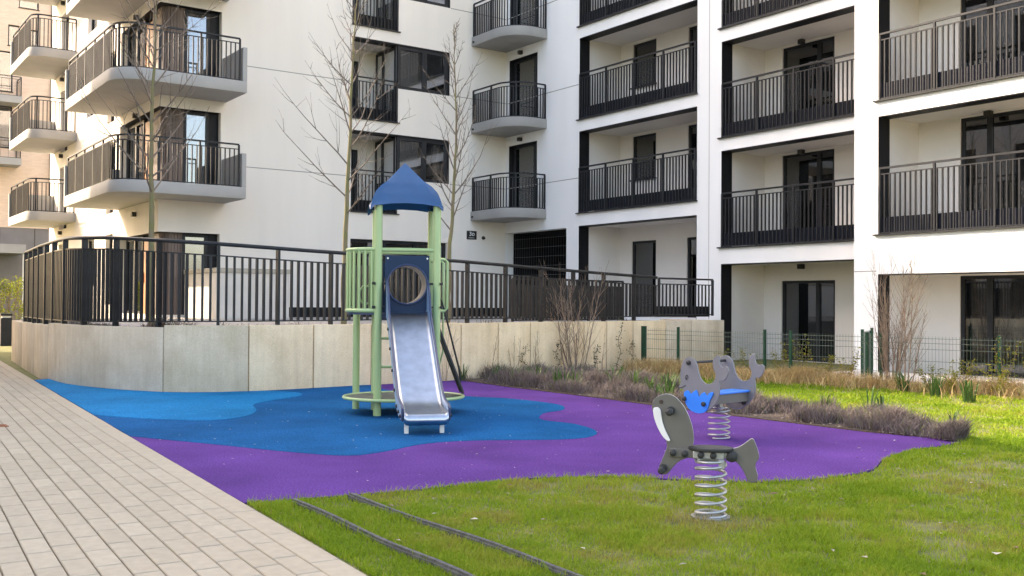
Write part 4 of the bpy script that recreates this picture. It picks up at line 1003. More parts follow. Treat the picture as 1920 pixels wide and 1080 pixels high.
# seal / bird twin panel rider
ax = Vector((-0.1344, 0.9909)); we = thing('seal_spring_rider', 'light grey twin panel seal spring rider with bright blue wing on the purple rubber', 'spring rider', (11.48, 19.98, 0.0), math.atan2(ax.y, ax.x))
plate = [(-0.281, 0.525), (-0.256, 0.557), (-0.247, 0.599), (-0.258, 0.649), (-0.248, 0.732), (-0.225, 0.799), (-0.194, 0.834), (-0.144, 0.849), (-0.093, 0.836), (-0.062, 0.807), (-0.04, 0.763), (-0.028, 0.713), (-0.01, 0.663), (0.021, 0.62), (0.062, 0.592), (0.111, 0.589), (0.159, 0.611), (0.183, 0.653), (0.186, 0.695), (0.164, 0.733), (0.152, 0.782), (0.155, 0.832), (0.176, 0.863), (0.211, 0.881), (0.226, 0.873), (0.229, 0.846), (0.232, 0.806), (0.248, 0.774), (0.277, 0.764), (0.307, 0.774), (0.33, 0.762), (0.339, 0.733), (0.327, 0.688), (0.301, 0.647), (0.272, 0.628), (0.236, 0.628), (0.231, 0.588), (0.234, 0.529), (0.225, 0.469), (0.196, 0.407), (0.154, 0.359), (0.112, 0.326), (0.051, 0.296), (-0.01, 0.286), (-0.072, 0.296), (-0.128, 0.322), (-0.173, 0.359), (-0.198, 0.408), (-0.211, 0.458), (-0.202, 0.494), (-0.22, 0.515)]
wing = [(-0.198, 0.479), (-0.175, 0.50), (-0.152, 0.508), (-0.13, 0.495), (-0.11, 0.475), (-0.076, 0.5), (-0.039, 0.518), (-0.022, 0.48), (-0.009, 0.45), (0.022, 0.484), (0.059, 0.502), (0.089, 0.469), (0.129, 0.507), (0.168, 0.505), (0.153, 0.464), (0.129, 0.422), (0.111, 0.371), (0.087, 0.319), (0.039, 0.290), (-0.023, 0.281), (-0.085, 0.293), (-0.135, 0.321), (-0.173, 0.369), (-0.188, 0.419)]
GY = 0.318
# local +y points away from the camera side: camera side is -y
for s_ in (-1, 1):
    pl_ = bezel(we, plate, GY*s_-0.009, GY*s_+0.009, GREYB, 'side_panel', None)
    bezel(we, wing, (GY+0.0095)*s_, (GY+0.022)*s_, WINGB, 'wing')
    for (x, z) in ((-0.143, 0.793), (-0.186, 0.419), (0.057, 0.382)):
        h = MB(); y0 = GY+(0.009 if z > 0.6 else 0.022)
        h.tube([(x, y0*s_, z), (x, (y0+0.02)*s_, z), (x, (y0+0.028)*s_, z)], [0.024, 0.024, 0.012], 12); h.build('bolt_cap', RUBBERK, we, smooth=True)
    e = MB(); e.tube([(-0.168+0.014*math.cos(t*0.5), (GY+0.0105)*s_, 0.634+0.028*math.sin(t*0.5)) for t in range(0, 9)], 0.004, 6); e.tube([(-0.172, (GY+0.0092)*s_, 0.625), (-0.172, (GY+0.0125)*s_, 0.625)], 0.011, 10); e.build('eye', RUBBERK, we)
    e = MB(); e.tube([(-0.272, (GY+0.0095)*s_, 0.532), (-0.235, (GY+0.0105)*s_, 0.533), (-0.2, (GY+0.0105)*s_, 0.545), (-0.185, (GY+0.0105)*s_, 0.556)], 0.0042, 6); e.build('mouth_groove', RUBBERK, we)
    for (x, z) in ((0.06, 0.43), (0.10, 0.36)):
        h = MB(); h.tube([(x, (GY-0.009)*s_, z), (x, (GY-0.03)*s_, z)], 0.024, 10); h.build('bolt_cap', RUBBERK, we, smooth=True)
h = MB(); h.tube([(-0.143, -GY, 0.793), (-0.143, GY, 0.793)], 0.014, 12); h.build('hand_bar', RUBBERK, we, smooth=True)
h = MB(); h.box(-0.05, 0.17, -GY+0.01, GY-0.01, 0.475, 0.497); h.build('seat', WINGB, we, bevel=0.006)
h = MB(); h.box(0.11, 0.15, -GY+0.01, GY-0.01, 0.38, 0.475); h.box(-0.16, -0.13, -GY+0.01, GY-0.01, 0.36, 0.40); h.build('cross_beam', GREYP, we)
h = MB(); h.box(-0.06, 0.07, -0.07, 0.07, 0.37, 0.474); h.build('spring_mount', PALE, we, bevel=0.004)
h = MB(); h.box(-0.03, 0.03, -0.03, 0.03, 0.29, 0.37); h.build('spring_clamp', GALV, we, bevel=0.004)
spring(we, 0.108, 0.0, 0.335, 6.2, 0.0095, GALV)

# ------------------------------------------------------------------ green mesh fence
mf = thing('mesh_fence', 'low green welded wire mesh fence in front of the ground floor flats', 'fence', (4.3, 14, 0))
pg = [(4.86, 11.67), (4.75, 12.57), (4.5, 14.6), (4.12, 16.55), (3.64, 18.66), (3.2, 20.8)]
side = [(4.12, 16.55), (3.15, 15.95), (2.5, 15.3), (1.2, 14.6)]
def mesh_run(a, b):
    L = math.dist(a, b); d = ((b[0]-a[0])/L, (b[1]-a[1])/L); mb = MB()
    n = int(L/0.055)
    for i in range(1, n):
        x = a[0]+d[0]*L*i/n-4.3; y = a[1]+d[1]*L*i/n-14; mb.tube([(x, y, 0.03), (x, y, 0.88)], 0.0028, 4, False)
    for z in (0.06, 0.26, 0.46, 0.66, 0.76, 0.84): mb.tube([(a[0]-4.3, a[1]-14, z), (b[0]-4.3, b[1]-14, z)], 0.0036, 4, False)
    mb.build('wire_panel', GWIRE, mf, fix=False)
for a, b in zip(pg[:-1], pg[1:]): mesh_run(a, b)
for a, b in zip(side[:-1], side[1:]): mesh_run(a, b)
for i, p in enumerate(pg+side[1:]+[(4.55, 15.25), (4.0, 16.75)]):
    w_ = 0.042 if i == 0 else 0.022
    q = MB(); q.box(p[0]-4.3-w_, p[0]-4.3+w_, p[1]-14-w_, p[1]-14+w_, -0.1, 0.915); q.box(p[0]-4.3-w_-0.003, p[0]-4.3+w_+0.003, p[1]-14-w_-0.003, p[1]-14+w_+0.003, 0.9155, 0.925); q.build('post', GFENCE, mf, bevel=0.003)

# lawn edging strips
for k, (a, b, lab) in enumerate((((16.50, 20.72), (16.58, 24.2), 'black plastic lawn edging strip nearest the paver path'), ((16.09, 20.78), (16.07, 24.4), 'black plastic lawn edging strip farther from the paver path'))):
    q = MB(); t = Vector((b[0]-a[0], b[1]-a[1], 0)); L = t.length; t.normalize()
    pts = [(t.x*L*i/14+0.003*math.sin(i*1.3+k), t.y*L*i/14, 0.007*math.sin(i*0.9+k*2)-0.004) for i in range(15)]
    q.sweep(pts, 0.045, -0.06, 0.022); q.sweep([(p[0], p[1], p[2]+0.0225) for p in pts], 0.022, 0, 0.014)
    o = tag(q.build('lawn_edging', EDGING), lab, 'edging', 'edging strips in the lawn'); o.location = (a[0], a[1], 0)

# bollard lamp on the left
bo = thing('bollard_lamp', 'dark square bollard lamp on the grass left of the retaining wall', 'bollard', (14.05, -7.6, 0))
q = MB(); q.box(-0.16, 0.16, -0.16, 0.16, -0.2, 0.82); q.build('column', DARK, bo, bevel=0.01)
q = MB(); q.box(-0.165, 0.165, -0.165, 0.165, 0.88, 0.95); q.build('cap', DARK, bo, bevel=0.008)
q = MB(); q.box(-0.12, 0.12, -0.12, 0.12, 0.82, 0.88); q.build('diffuser', PALE, bo)

# ------------------------------------------------------------------ trees and shrubs (bare)
def limb(mb, start, direction, length, r0, rnd, up=0.25, bend=0.12, n=6, sides=5):
    p = Vector(start); d = Vector(direction).normalized(); pts = [p.copy()]; rs = [r0]
    for i in range(n):
        d = (d+Vector((rnd.gauss(0, bend), rnd.gauss(0, bend), rnd.gauss(0, bend)*0.5+up/n))).normalized()
        p = p+d*(length/n); pts.append(p.copy()); rs.append(max(0.0022, r0*(1-(i+1)/n)**0.8))
    mb.tube(pts, rs, sides, False); return pts, d
def bare_tree(label, base, trunk, r0, levels, rnd, spread=1.0, zfirst=1.6, nb=22, elev=38, group='young bare trees on the terrace'):
    t = thing('bare_tree', label, 'tree', base, 0, group)
    tb = MB(); k = len(trunk)
    P = [Vector((a, b, c)) for a, b, c in trunk]
    fine = []
    for i in range(len(P)-1):
        for j in range(5): fine.append(P[i].lerp(P[i+1], j/5)+Vector((rnd.gauss(0, 0.008), rnd.gauss(0, 0.008), 0)))
    fine.append(P[-1]); H = fine[-1].z
    tb.tube(fine, [max(0.006, r0*(1-0.93*(p.z/H)**1.1)) for p in fine], 9); tb.build('trunk', BARK, t, smooth=True)
    br = MB(); az = rnd.random()*6.28
    for i in range(nb):
        f = (i+0.5)/nb; z = zfirst+(H-zfirst)*(f**0.95)*0.97
        # trunk position at z
        idx = min(range(len(fine)), key=lambda q_: abs(fine[q_].z-z)); st = fine[idx]
        az += 2.399+rnd.gauss(0, 0.35); el = math.radians(elev+18*f+rnd.gauss(0, 7))
        L = (1.55*(1-f)**0.7+0.35)*spread*rnd.uniform(0.75, 1.15)
        d = Vector((math.cos(az)*math.cos(el), math.sin(az)*math.cos(el), math.sin(el)))
        pts, dd = limb(br, st, d, L, 0.0165*(1-0.5*f), rnd, up=0.45, bend=0.06, n=7)
        for j in range(1, len(pts)-1):
            for s_ in range(2 if j < 5 else 1):
                if rnd.random() < 0.5: continue
                t_ = (pts[j+1]-pts[j]).normalized(); side_ = t_.cross(Vector((rnd.gauss(0, 1), rnd.gauss(0, 1), rnd.gauss(0, 1)))).normalized()
                sub, _ = limb(br, pts[j], t_*0.9+side_*0.75, L*rnd.uniform(0.22, 0.48)*(1-j/9), 0.0066, rnd, up=0.3, bend=0.10, n=4, sides=4)
                if rnd.random() < 0.7:
                    limb(br, sub[2], (sub[3]-sub[2]).normalized()+Vector((rnd.gauss(0, .5), rnd.gauss(0, .5), rnd.gauss(0, .3))), L*0.18, 0.0042, rnd, n=3, sides=3)
    br.build('branches', TWIG, t, fix=False); return t
rnd = random.Random(3)
bare_tree('bare young tree on the terrace in front of the big corner balconies', (14.58, 10.3, 0.93), [(0, 0, 0), (0, 0, 1.2), (0.03, 0, 2.5), (0.02, 0, 4.0), (-0.03, 0, 5.5), (-0.05, 0.02, 6.6)], 0.055, 2, rnd, 1.0, 2.1, 32, 34)
bare_tree('bare young tree with mossy trunk just left of the play tower roof', (11.10, 10.3, 0.93), [(0, 0, 0), (-0.02, 0, 1.5), (-0.07, 0, 3.0), (-0.12, 0, 4.5), (-0.2, 0, 5.9), (-0.22, 0.02, 6.6)], 0.058, 2, rnd, 1.2, 2.0, 27, 34)
bare_tree('slender bare young tree just right of the play tower roof', (8.84, 10.3, 0.93), [(0, 0, 0), (-0.03, 0, 1.4), (-0.12, 0, 2.6), (-0.16, 0, 3.8), (-0.12, 0, 5.0), (-0.08, 0.02, 6.0)], 0.05, 2, rnd, 0.85, 1.8, 28, 46)

def bare_shrub(label, base, stems, height, spread, rnd, r=0.012, group=None, name='bare_shrub', m=None, sub=7, lean=0.0):
    t = thing(name, label, 'shrub', base, 0, group)
    mb = MB(); tw_ = MB()
    for i in range(stems):
        a = rnd.random()*6.28; rr = spread*rnd.uniform(0.1, 0.35)
        st = Vector((math.cos(a)*rr*0.5, math.sin(a)*rr*0.5, -0.02)); d = Vector((math.cos(a)*rnd.uniform(0.05, 0.38)*spread, math.sin(a)*rnd.uniform(0.05, 0.38)*spread, 1))
        h = height*rnd.uniform(0.6, 1.05); pts, _ = limb(mb, st, d, h, r*rnd.uniform(0.6, 1.1), rnd, up=0.2, bend=0.045, n=8, sides=5)
        for j in range(2, 8):
            for q_ in range(sub//3):
                t_ = (pts[j]-pts[j-1]).normalized(); s_ = t_.cross(Vector((rnd.gauss(0, 1), rnd.gauss(0, 1), rnd.gauss(0, 1)))).normalized()
                limb(tw_, pts[j-1].lerp(pts[j], rnd.random()), t_+s_*0.6, h*rnd.uniform(0.14, 0.34)*(1.2-j/10), r*0.34, rnd, up=0.25, bend=0.08, n=4, sides=3)
    mb.build('stems', m or TWIG2, t, fix=False); tw_.build('twigs', m or TWIG2, t, fix=False); return t
bare_shrub('bare multi stemmed shrub in front of the middle of the retaining wall', (6.9, 11.9, 0.0), 13, 2.5, 1.35, random.Random(5), 0.0125, sub=9)
bare_shrub('tall dense bundle of bare stems by the wire fence below the sunlit flats', (4.02, 16.98, 0.0), 22, 2.6, 0.7, random.Random(9), 0.011, sub=6)
t = bare_shrub('two thin bare saplings beside the dense bundle of stems', (4.15, 17.35, 0.0), 4, 2.5, 0.7, random.Random(12), 0.016, sub=9)
cl_pos = [(9.0, 11.84), (8.35, 11.75), (7.75, 11.66), (5.9, 11.36), (10.0, 11.93)]
cl_lab = ['forked bare climber stem on the wall right of the play tower', 'bare climber stems on the wall between the tower and the shrub', 'bare climber stems on the wall just left of the multi stemmed shrub', 'bare climber on the wall just right of the multi stemmed shrub', 'short bare climber on the wall behind the climbing rope']
for i, (p, lb_) in enumerate(zip(cl_pos, cl_lab)):
    bare_shrub(lb_, (p[0], p[1]+0.14, 0), 4, 1.15, 0.55, random.Random(20+i), 0.006, 'bare climbers on the retaining wall', 'wall_climber', sub=4)

def leaf_cloud(mb, tints, centres, n, rad, size, rnd, tall=1.0):
    for c in centres:
        for i in range(n):
            v = Vector((rnd.gauss(0, 1), rnd.gauss(0, 1), rnd.gauss(0, 1))); v = v.normalized()*(rnd.random()**0.4)*rad
            p = Vector(c)+Vector((v.x, v.y, v.z*tall)); a = Vector((rnd.gauss(0, 1), rnd.gauss(0, 1), rnd.gauss(0, 1))).normalized(); b = a.orthogonal().normalized()
            s_ = size*rnd.uniform(0.6, 1.3)
            mb.quad(p-a*s_, p+b*s_*0.45, p+a*s_, p-b*s_*0.45); tints.append(rnd.random())
def tinted(mb, tints, name, m, parent=None, kind=None):
    o = mb.build(name, m, parent, kind=kind, fix=False)
    o.data.attributes.new('tint', 'FLOAT', 'FACE').data.foreach_set('value', tints); return o

# ivy tufts climbing the wall foot
rnd = random.Random(31)
for i, (x, y, h, lb_) in enumerate(((8.15, 11.83, 0.55, 'dark ivy tuft at the wall foot left of the multi stemmed shrub'), (7.2, 11.75, 0.62, 'dark ivy tuft rising behind the stems of the multi stemmed shrub'), (5.45, 11.5, 0.95, 'tall thin dark ivy strand on the wall left of the green fence post'), (5.0, 11.45, 0.6, 'short dark ivy strand beside the first green fence post'), (6.2, 11.62, 0.5, 'dark ivy tuft at the wall foot right of the multi stemmed shrub'))):
    t = thing('ivy', lb_, 'plant', (x, y, 0), 0, 'ivy on the retaining wall')
    mb = MB(); tt = []; cs = [(0.05*math.sin(k*1.7)+0.03*k*(1 if i % 2 else -1)*0.3, 0.03, h*k/7) for k in range(1, 8)]
    leaf_cloud(mb, tt, cs, 16, 0.075, 0.022, rnd); tinted(mb, tt, 'leaves', IVY, t)
    st = MB(); st.tube([(0, 0, -0.02)]+[(c[0], c[1], c[2]) for c in cs], 0.006, 5); st.build('stem', TWIG, t)

# bulb plants with upright strap leaves
def bulb_mesh(seed):
    r_ = random.Random(seed); mb = MB(); tt = []
    for i in range(15):
        a = r_.random()*6.28; L = r_.uniform(0.18, 0.34); ln_ = r_.uniform(0.15, 0.65); w = r_.uniform(0.007, 0.012)
        d = Vector((math.cos(a), math.sin(a), 0)); s_ = Vector((-d.y, d.x, 0)); b0 = d*r_.uniform(0, 0.05); tv = r_.random()
        P = [b0+Vector((0, 0, -0.02)), b0+d*L*ln_*0.25+Vector((0, 0, L*0.5)), b0+d*L*ln_*0.6+Vector((0, 0, L*0.85)), b0+d*L*ln_+Vector((0, 0, L*0.98))]
        for (p, q_, w0, w1) in zip(P[:-1], P[1:], (w, w*1.1, w*0.9), (w*1.1, w*0.9, w*0.15)):
            mb.quad(p-s_*w0, p+s_*w0, q_+s_*w1, q_-s_*w1); tt.append(tv)
    return mb, tt
mb, tt = bulb_mesh(1); proto = []
for sd in range(4):
    mb, tt = bulb_mesh(sd+1); o = tinted(mb, tt, 'leaves', LEAFG); proto.append(o.data); bpy.data.objects.remove(o)
rnd = random.Random(77)
bpts = []
for i in range(34): f = i/33; bpts.append((9.45-rnd.uniform(0, 1.6), 12.35+f*4.2+rnd.uniform(-0.3, 0.3), 'bulb plants between the wall and the seal rider', 'clump of green strap leaves in the bed before the retaining wall'))
for i in range(7): f = i/6; bpts.append((9.4-rnd.uniform(0.1, 1.0), 16.9+f*4.0+rnd.uniform(-0.2, 0.2), 'bulb plants among the heather right of the seal rider', 'clump of green strap leaves among heather right of the seal rider'))
bpts += [(9.0, 12.35, 'bulb plants at the foot of the wall', 'clump of strap leaves at the wall foot nearest the play tower'), (9.62, 12.1, 'bulb plants at the foot of the wall', 'clump of strap leaves at the wall foot nearest the play tower')]
for i, (x, y, g, lb_) in enumerate(bpts):
    o = bpy.data.objects.new('bulb_plant', proto[i % 4]); COL.objects.link(o); o.location = (x, y, 0.01); s_ = rnd.uniform(0.65, 1.1); o.scale = (s_, s_, s_*rnd.uniform(0.85, 1.2)); o.rotation_euler = (0, 0, rnd.random()*6.28)
    tag(o, lb_, 'plant', g)
for (x, y, lb_) in ((4.75, 17.65, 'dark green leafy clump at the foot of the bare saplings'), (5.4, 19.15, 'dark green tuft in the golden grass by the pale fence post'), (5.0, 18.4, 'small dark green tuft in the golden grass right of the saplings')):
    t = thing('leafy_clump', lb_, 'plant', (x, y, 0))
    for k in range(3):
        o = bpy.data.objects.new('leaves', proto[k]); COL.objects.link(o); o.parent = t; o.location = (rnd.gauss(0, .05), rnd.gauss(0, .05), 0); o.scale = (0.9, 0.9, 1.0); o.rotation_euler = (0, 0, rnd.random()*6)

# yellow-green sprigs along the wire fence
spr = [(4.6, 13.6, .5), (4.55, 14.2, .55), (4.4, 14.9, .75), (4.35, 15.35, .8), (4.3, 15.8, .55), (4.2, 16.2, .6), (3.9, 17.6, .45), (3.75, 18.2, .55), (3.7, 18.75, .8), (3.55, 19.3, .6), (4.3, 19.0, .5), (4.45, 18.3, .45)]
spl = 'leafy yellow green sprig growing along the low green wire fence'
for i, (x, y, h) in enumerate(spr):
    t = thing('leafy_sprig', spl, 'shrub', (x, y, 0), 0, 'sprigs along the wire fence'); rs = random.Random(40+i)
    mb = MB(); tt = []; st = MB()
    for k in range(7):
        a = rs.random()*6.28; d = Vector((math.cos(a)*0.35, math.sin(a)*0.35, 1)); pts, _ = limb(st, (0, 0, -0.02), d, h*rs.uniform(0.7, 1.15), 0.006, rs, n=6, bend=0.1, sides=4)
        leaf_cloud(mb, tt, pts[2:], 9, 0.06, 0.024, rs)
    tinted(mb, tt, 'leaves', LEAFY, t); st.build('stems', TWIG2, t, fix=False)
# hedge at far left
hg = thing('hedge', 'yellow green bamboo hedge at the far left behind the bollard', 'hedge', (13.4, -12, 0))
mb = MB(); tt = []; rs = random.Random(50)
for k in range(240):
    leaf_cloud(mb, tt, [(rs.uniform(-1.2, 2.4), rs.uniform(-0.35, 0.35), rs.uniform(0.1, 2.0))], 22, 0.16, 0.05, rs, 1.6)
tinted(mb, tt, 'leaves', HEDGE, hg)
st = MB()
for k in range(60):
    x, y = rs.uniform(-1.2, 2.4), rs.uniform(-.3, .3); st.tube([(x, y, 0), (x+rs.gauss(0, .08), y, rs.uniform(1.5, 2.2))], 0.01, 4)
st.build('canes', TWIG2, hg, fix=False)

# ------------------------------------------------------------------ grass, dry grass, heather (stuff)
def inside(poly_, X, Y):
    r_ = np.zeros(len(X), bool); k = len(poly_)
    for i in range(k):
        x1, y1 = poly_[i]; x2, y2 = poly_[(i+1) % k]
        c_ = ((y1 > Y) != (y2 > Y)) & (X < (x2-x1)*(Y-y1)/(y2-y1+1e-12)+x1); r_ ^= c_
    return r_
def vnoise(X, Y, sc, seed):
    rg_ = np.random.default_rng(seed); G = rg_.random((64, 64)); x = X*sc; y = Y*sc
    xi = np.floor(x).astype(int); yi = np.floor(y).astype(int); fx = x-xi; fy = y-yi; fx = fx*fx*(3-2*fx); fy = fy*fy*(3-2*fy)
    g = lambda i, j: G[i % 64, j % 64]
    return (g(xi, yi)*(1-fx)+g(xi+1, yi)*fx)*(1-fy)+(g(xi, yi+1)*(1-fx)+g(xi+1, yi+1)*fx)*fy
def blades(name, X, Y, Z, H, W, tint, lean, m, label, cat, curl=0.5):
    n = len(X); az = RNG.random(n)*2*PI; fa = RNG.random(n)*2*PI
    dx, dy = np.cos(az)*lean*H, np.sin(az)*lean*H; sx, sy = np.cos(fa)*W/2, np.sin(fa)*W/2
    V = np.zeros((n, 5, 3), np.float32)
    V[:, 0] = np.stack([X-sx, Y-sy, Z], 1); V[:, 1] = np.stack([X+sx, Y+sy, Z], 1)
    mx, my, mz = X+dx*0.35, Y+dy*0.35, Z+H*0.6
    V[:, 2] = np.stack([mx+sx*0.8, my+sy*0.8, mz], 1); V[:, 3] = np.stack([mx-sx*0.8, my-sy*0.8, mz], 1)
    V[:, 4] = np.stack([X+dx, Y+dy, Z+H*(1-0.35*np.minimum(lean, 1)*curl)], 1)
    me = bpy.data.meshes.new(name); me.vertices.add(n*5); me.vertices.foreach_set('co', V.reshape(-1))
    base = (np.arange(n)*5)[:, None]
    loops = np.concatenate([base+np.array([[0, 1, 2, 3]]), base+np.array([[3, 2, 4]])], 1).astype(np.int32).reshape(-1)
    me.loops.add(n*7); me.loops.foreach_set('vertex_index', loops)
    me.polygons.add(n*2); ls = np.stack([np.arange(n)*7, np.arange(n)*7+4], 1).reshape(-1).astype(np.int32)
    me.polygons.foreach_set('loop_start', ls)
    me.update(calc_edges=True); me.validate()
    at = me.attributes.new('tint', 'FLOAT', 'FACE'); at.data.foreach_set('value', np.repeat(tint, 2).astype(np.float32))
    me.materials.append(m); o = bpy.data.objects.new(name, me); COL.objects.link(o)
    return tag(o, label, cat, kind='stuff')
# lawn: density falls with distance from the viewer
N = 800000
dd_ = np.exp(RNG.uniform(np.log(4.2), np.log(24), N)); an = RNG.uniform(-0.56, 0.56, N)
f2d = Vector((C_F.x, C_F.y)).normalized(); r2d = Vector((C_R.x, C_R.y)).normalized()
X = CAM.x+dd_*(np.cos(an)*f2d.x+np.sin(an)*r2d.x); Y = CAM.y+dd_*(np.cos(an)*f2d.y+np.sin(an)*r2d.y)
lawn_poly = [(p[0], p[1]+0.015) for p in fr_s]+[(9.1, 21.3), (8.55, 19.6), (8.2, 18.0), (7.9, 15.0), (7.6, 13.0), (4.9, 12.3), (4.3, 14.5), (3.6, 17.0), (3.2, 20), (3.2, 30), (PE(30), 30)]
left_poly = [(15.1, 0.6), (15.38, 0.9), (14.7, -14), (12.3, -14), (13.0, 0)]
k = (inside(lawn_poly, X, Y) & (X < PE(Y)-0.015)) | inside(left_poly, X, Y)
X, Y, dd_ = X[k], Y[k], dd_[k]
nz = vnoise(X, Y, 1.1, 1)*0.55+vnoise(X, Y, 3.4, 2)*0.45
patch = vnoise(X+7, Y, 0.45, 3)
fine = vnoise(X, Y, 9.0, 23)
dens = np.clip(0.35+1.5*(nz-0.30)+0.9*(fine-0.5), 0.06, 1)
# worn spot round the walrus spring
worn = np.exp(-(((X-14.5)**2+(Y-22.75)**2)/0.10)); dens = dens*(1-0.75*worn)
k = RNG.random(len(X)) < dens; X, Y, dd_, nz, patch, worn = X[k], Y[k], dd_[k], nz[k], patch[k], worn[k]
tuft = vnoise(X, Y, 2.1, 8)
tuft = 0.6*tuft+0.4*vnoise(X, Y, 6.5, 24)
H = (0.020+0.075*np.clip(tuft-0.30, 0, 1)+0.016*RNG.random(len(X)))*np.clip(0.75+0.02*dd_, 0.8, 1.3)
W = 0.0045*np.clip(dd_/6, 0.75, 3.0)
farther = np.clip((16.2-X)/6.0, 0, 1)
straw = np.clip((vnoise(X, Y, 2.7, 21)*0.6+vnoise(X, Y, 7.5, 22)*0.4-0.50)*4.0, 0, 1)
tint = np.clip(0.20+0.60*nz+0.30*(patch-0.5)+0.16*farther+RNG.normal(0, 0.15, len(X))-0.45*worn-0.30*straw+0.05, 0, 1)
blades('grass', X, Y, np.full(len(X), -0.015), H, W, tint, RNG.uniform(0.25, 1.1, len(X)), GRASSM, 'short green lawn grass with straw coloured patches', 'grass')
# longer fringe along the path, the rubber edge and the edging strips
fx, fy = [], []
for a, b in zip(fr_s[:-1], fr_s[1:]):
    n = int(math.dist(a, b)*230); t_ = RNG.random(n); fx.append(a[0]+(b[0]-a[0])*t_+RNG.normal(0, .01, n)); fy.append(a[1]+(b[1]-a[1])*t_+0.02+np.abs(RNG.normal(0, .03, n)))
n = 900; t_ = RNG.uniform(20.5, 24.5, n); fx.append(PE(t_)-0.02-np.abs(RNG.normal(0, .02, n))); fy.append(t_)
for (a0, b0) in ((16.52, 0), (16.08, 0)):
    n = 700; t_ = RNG.uniform(20.8, 24.2, n); fx.append(np.full(n, a0)+RNG.choice([-0.035, 0.035], n)+RNG.normal(0, .012, n)); fy.append(t_)
fx, fy = np.concatenate(fx), np.concatenate(fy)
fk = RNG.random(len(fx)) < np.clip(vnoise(fx, fy, 2.5, 5)*1.6-0.3, 0.05, 1); fx, fy = fx[fk], fy[fk]
blades('grass_fringe', fx, fy, np.full(len(fx), -0.015), RNG.uniform(0.03, 0.085, len(fx)), np.full(len(fx), 0.005), np.clip(RNG.normal(0.55, 0.22, len(fx)), 0, 1), RNG.uniform(0.2, 0.9, len(fx)), GRASSM, 'longer grass fringe along the rubber edge and path', 'grass')
# golden dry grass along the wire fence
n = 30000; t_ = RNG.random(n); Yd = 11.9+t_*9.0
fence_x = np.interp(Yd, [p[1] for p in pg], [p[0] for p in pg])
Xd = fence_x+0.12+np.abs(RNG.normal(0, 0.42, n))*(0.8+0.5*vnoise(Yd, Yd*0, 0.8, 6))
cl_ = vnoise(Xd, Yd, 3.0, 7); k = RNG.random(n) < np.clip(cl_*1.7-0.25, 0, 1); Xd, Yd, cl_ = Xd[k], Yd[k], cl_[k]
blades('dry_grass', Xd, Yd, np.full(len(Xd), -0.02), RNG.uniform(0.10, 0.34, len(Xd))*(0.6+0.8*cl_), RNG.uniform(0.005, 0.012, len(Xd)), np.clip(RNG.normal(0.55, 0.25, len(Xd)), 0, 1), RNG.uniform(0.3, 1.3, len(Xd)), DRYM, 'golden dry grass along the foot of the wire fence', 'dry grass')
# heather bed
n = 150000; Yh = RNG.uniform(11.9, 21.5, n); inner = np.interp(Yh, [11.9, 12.8, 15, 18, 19.6, 21.2, 21.5], [6.0, 7.7, 7.9, 8.25, 8.6, 9.05, 9.4]); Xh = inner+(9.66-inner)*RNG.random(n)
cl_ = vnoise(Xh, Yh, 1.9, 9)*0.6+vnoise(Xh, Yh, 4.5, 10)*0.4
k = RNG.random(n) < np.clip(cl_*2.6-0.95, 0.02, 1)*np.where((Yh < 13.2) & (Xh < 8.5), 0.5, 1)*0.75; Xh, Yh, cl_ = Xh[k], Yh[k], cl_[k]
hm = (0.07+0.36*np.clip(cl_-0.30, 0, 1))*np.clip((9.85-Xh)/0.35, 0.45, 1)
blades('heather', Xh, Yh, RNG.random(len(Xh))*hm*0.5, RNG.uniform(0.5, 1.1, len(Xh))*hm, RNG.uniform(0.004, 0.009, len(Xh)), np.clip(RNG.normal(0.48, 0.2, len(Xh))+0.5*np.clip(vnoise(Xh, Yh, 2.6, 33)-0.62, 0, 1), 0, 1), RNG.uniform(0.2, 1.2, len(Xh)), HEATH, 'low grey brown heather shrubs filling the planting bed', 'heather', 0.2)
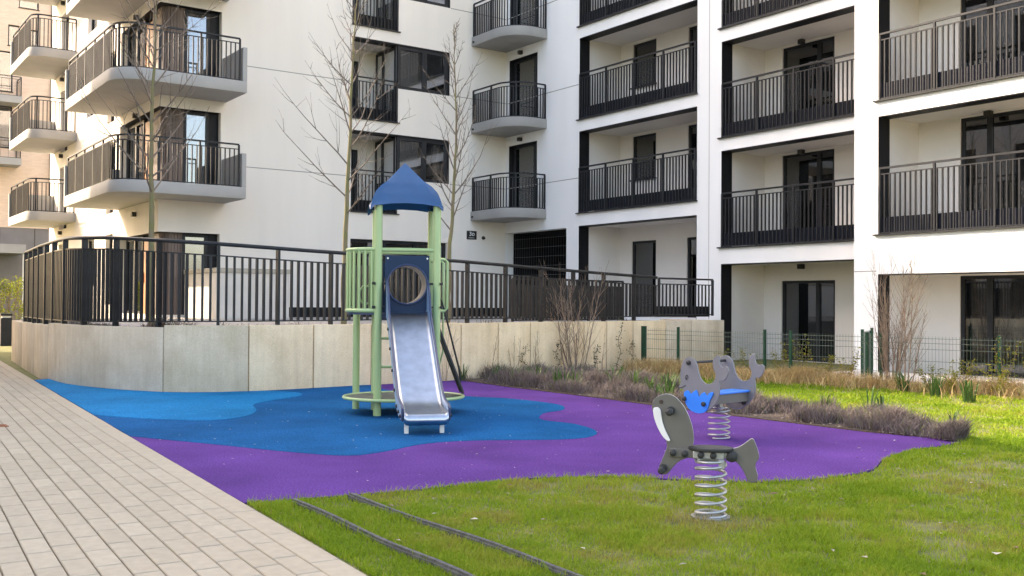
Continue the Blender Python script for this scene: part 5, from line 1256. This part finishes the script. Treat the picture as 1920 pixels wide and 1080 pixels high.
# sparse plants along the terrace edge behind the fence
n = 9000; i_ = RNG.integers(0, len(fplan)-1, n); t_ = RNG.random(n); FPX_ = np.array(fplan)
Xt = FPX_[i_, 0]*(1-t_)+FPX_[i_+1, 0]*t_-np.where(FPX_[i_, 1] < 9.5, 1, 0.15)*np.abs(RNG.normal(0.15, 0.25, n)); Yt = FPX_[i_, 1]*(1-t_)+FPX_[i_+1, 1]*t_-np.where(FPX_[i_, 1] < 9.5, 0.1, 1)*np.abs(RNG.normal(0.15, 0.35, n))
k = vnoise(Xt, Yt, 2.2, 12) > 0.45; Xt, Yt = Xt[k], Yt[k]
blades('terrace_plants', Xt, Yt, np.full(len(Xt), 0.92), RNG.uniform(0.04, 0.26, len(Xt))*np.clip(vnoise(Xt, Yt, 1.2, 14)*1.5, 0.3, 1.3), RNG.uniform(0.005, 0.014, len(Xt)), np.clip(RNG.normal(0.55, 0.3, len(Xt)), 0, 1), RNG.uniform(0.2, 1.0, len(Xt)), HEATH, 'sparse dry plants along the gravel terrace edge behind the fence', 'plants')
# dead leaves and scraps on lawn, rubber and pavers
rs = random.Random(90); mb = MB(); tt = []
def scrap(x, y, z, s_, tv):
    a = rs.random()*6.28; d = Vector((math.cos(a), math.sin(a), 0))*s_; e = Vector((-d.y, d.x, 0))*rs.uniform(0.3, 0.7); c = Vector((x, y, z))
    mb.quad(c-d, c+e+Vector((0, 0, s_*0.3)), c+d+Vector((0, 0, s_*0.12)), c-e+Vector((0, 0, s_*0.2))); tt.append(tv)
for i in range(150): scrap(rs.uniform(9.5, 16.5), rs.uniform(20.9, 25), rs.uniform(0, 0.02), rs.uniform(0.008, 0.03), rs.random()**1.5)
for (x, y, s_) in ((12.9, 24.1, .05), (11.9, 23.0, .03), (13.55, 22.45, .04), (12.2, 24.3, .035), (13.9, 24.3, .04)): scrap(x, y, 0.03, s_, rs.choice((0.1, 0.9)))
for i in range(150): scrap(rs.uniform(10.2, 16.4), rs.uniform(13.5, 20.6), 0.0095, rs.uniform(0.006, 0.016), 0.8+0.2*rs.random())
for i in range(16): scrap(rs.uniform(17.2, 19), rs.uniform(14, 22), 0.004, rs.uniform(0.005, 0.014), rs.random())
for i in range(140): scrap(9.72-abs(rs.gauss(0, 0.12)), rs.uniform(12.2, 21.5), 0.02, rs.uniform(0.012, 0.03), rs.random())
o = tinted(mb, tt, 'dead_leaves', DEADLEAF, kind='stuff'); tag(o, 'scattered dead leaves and pale scraps on lawn and rubber', 'leaves')
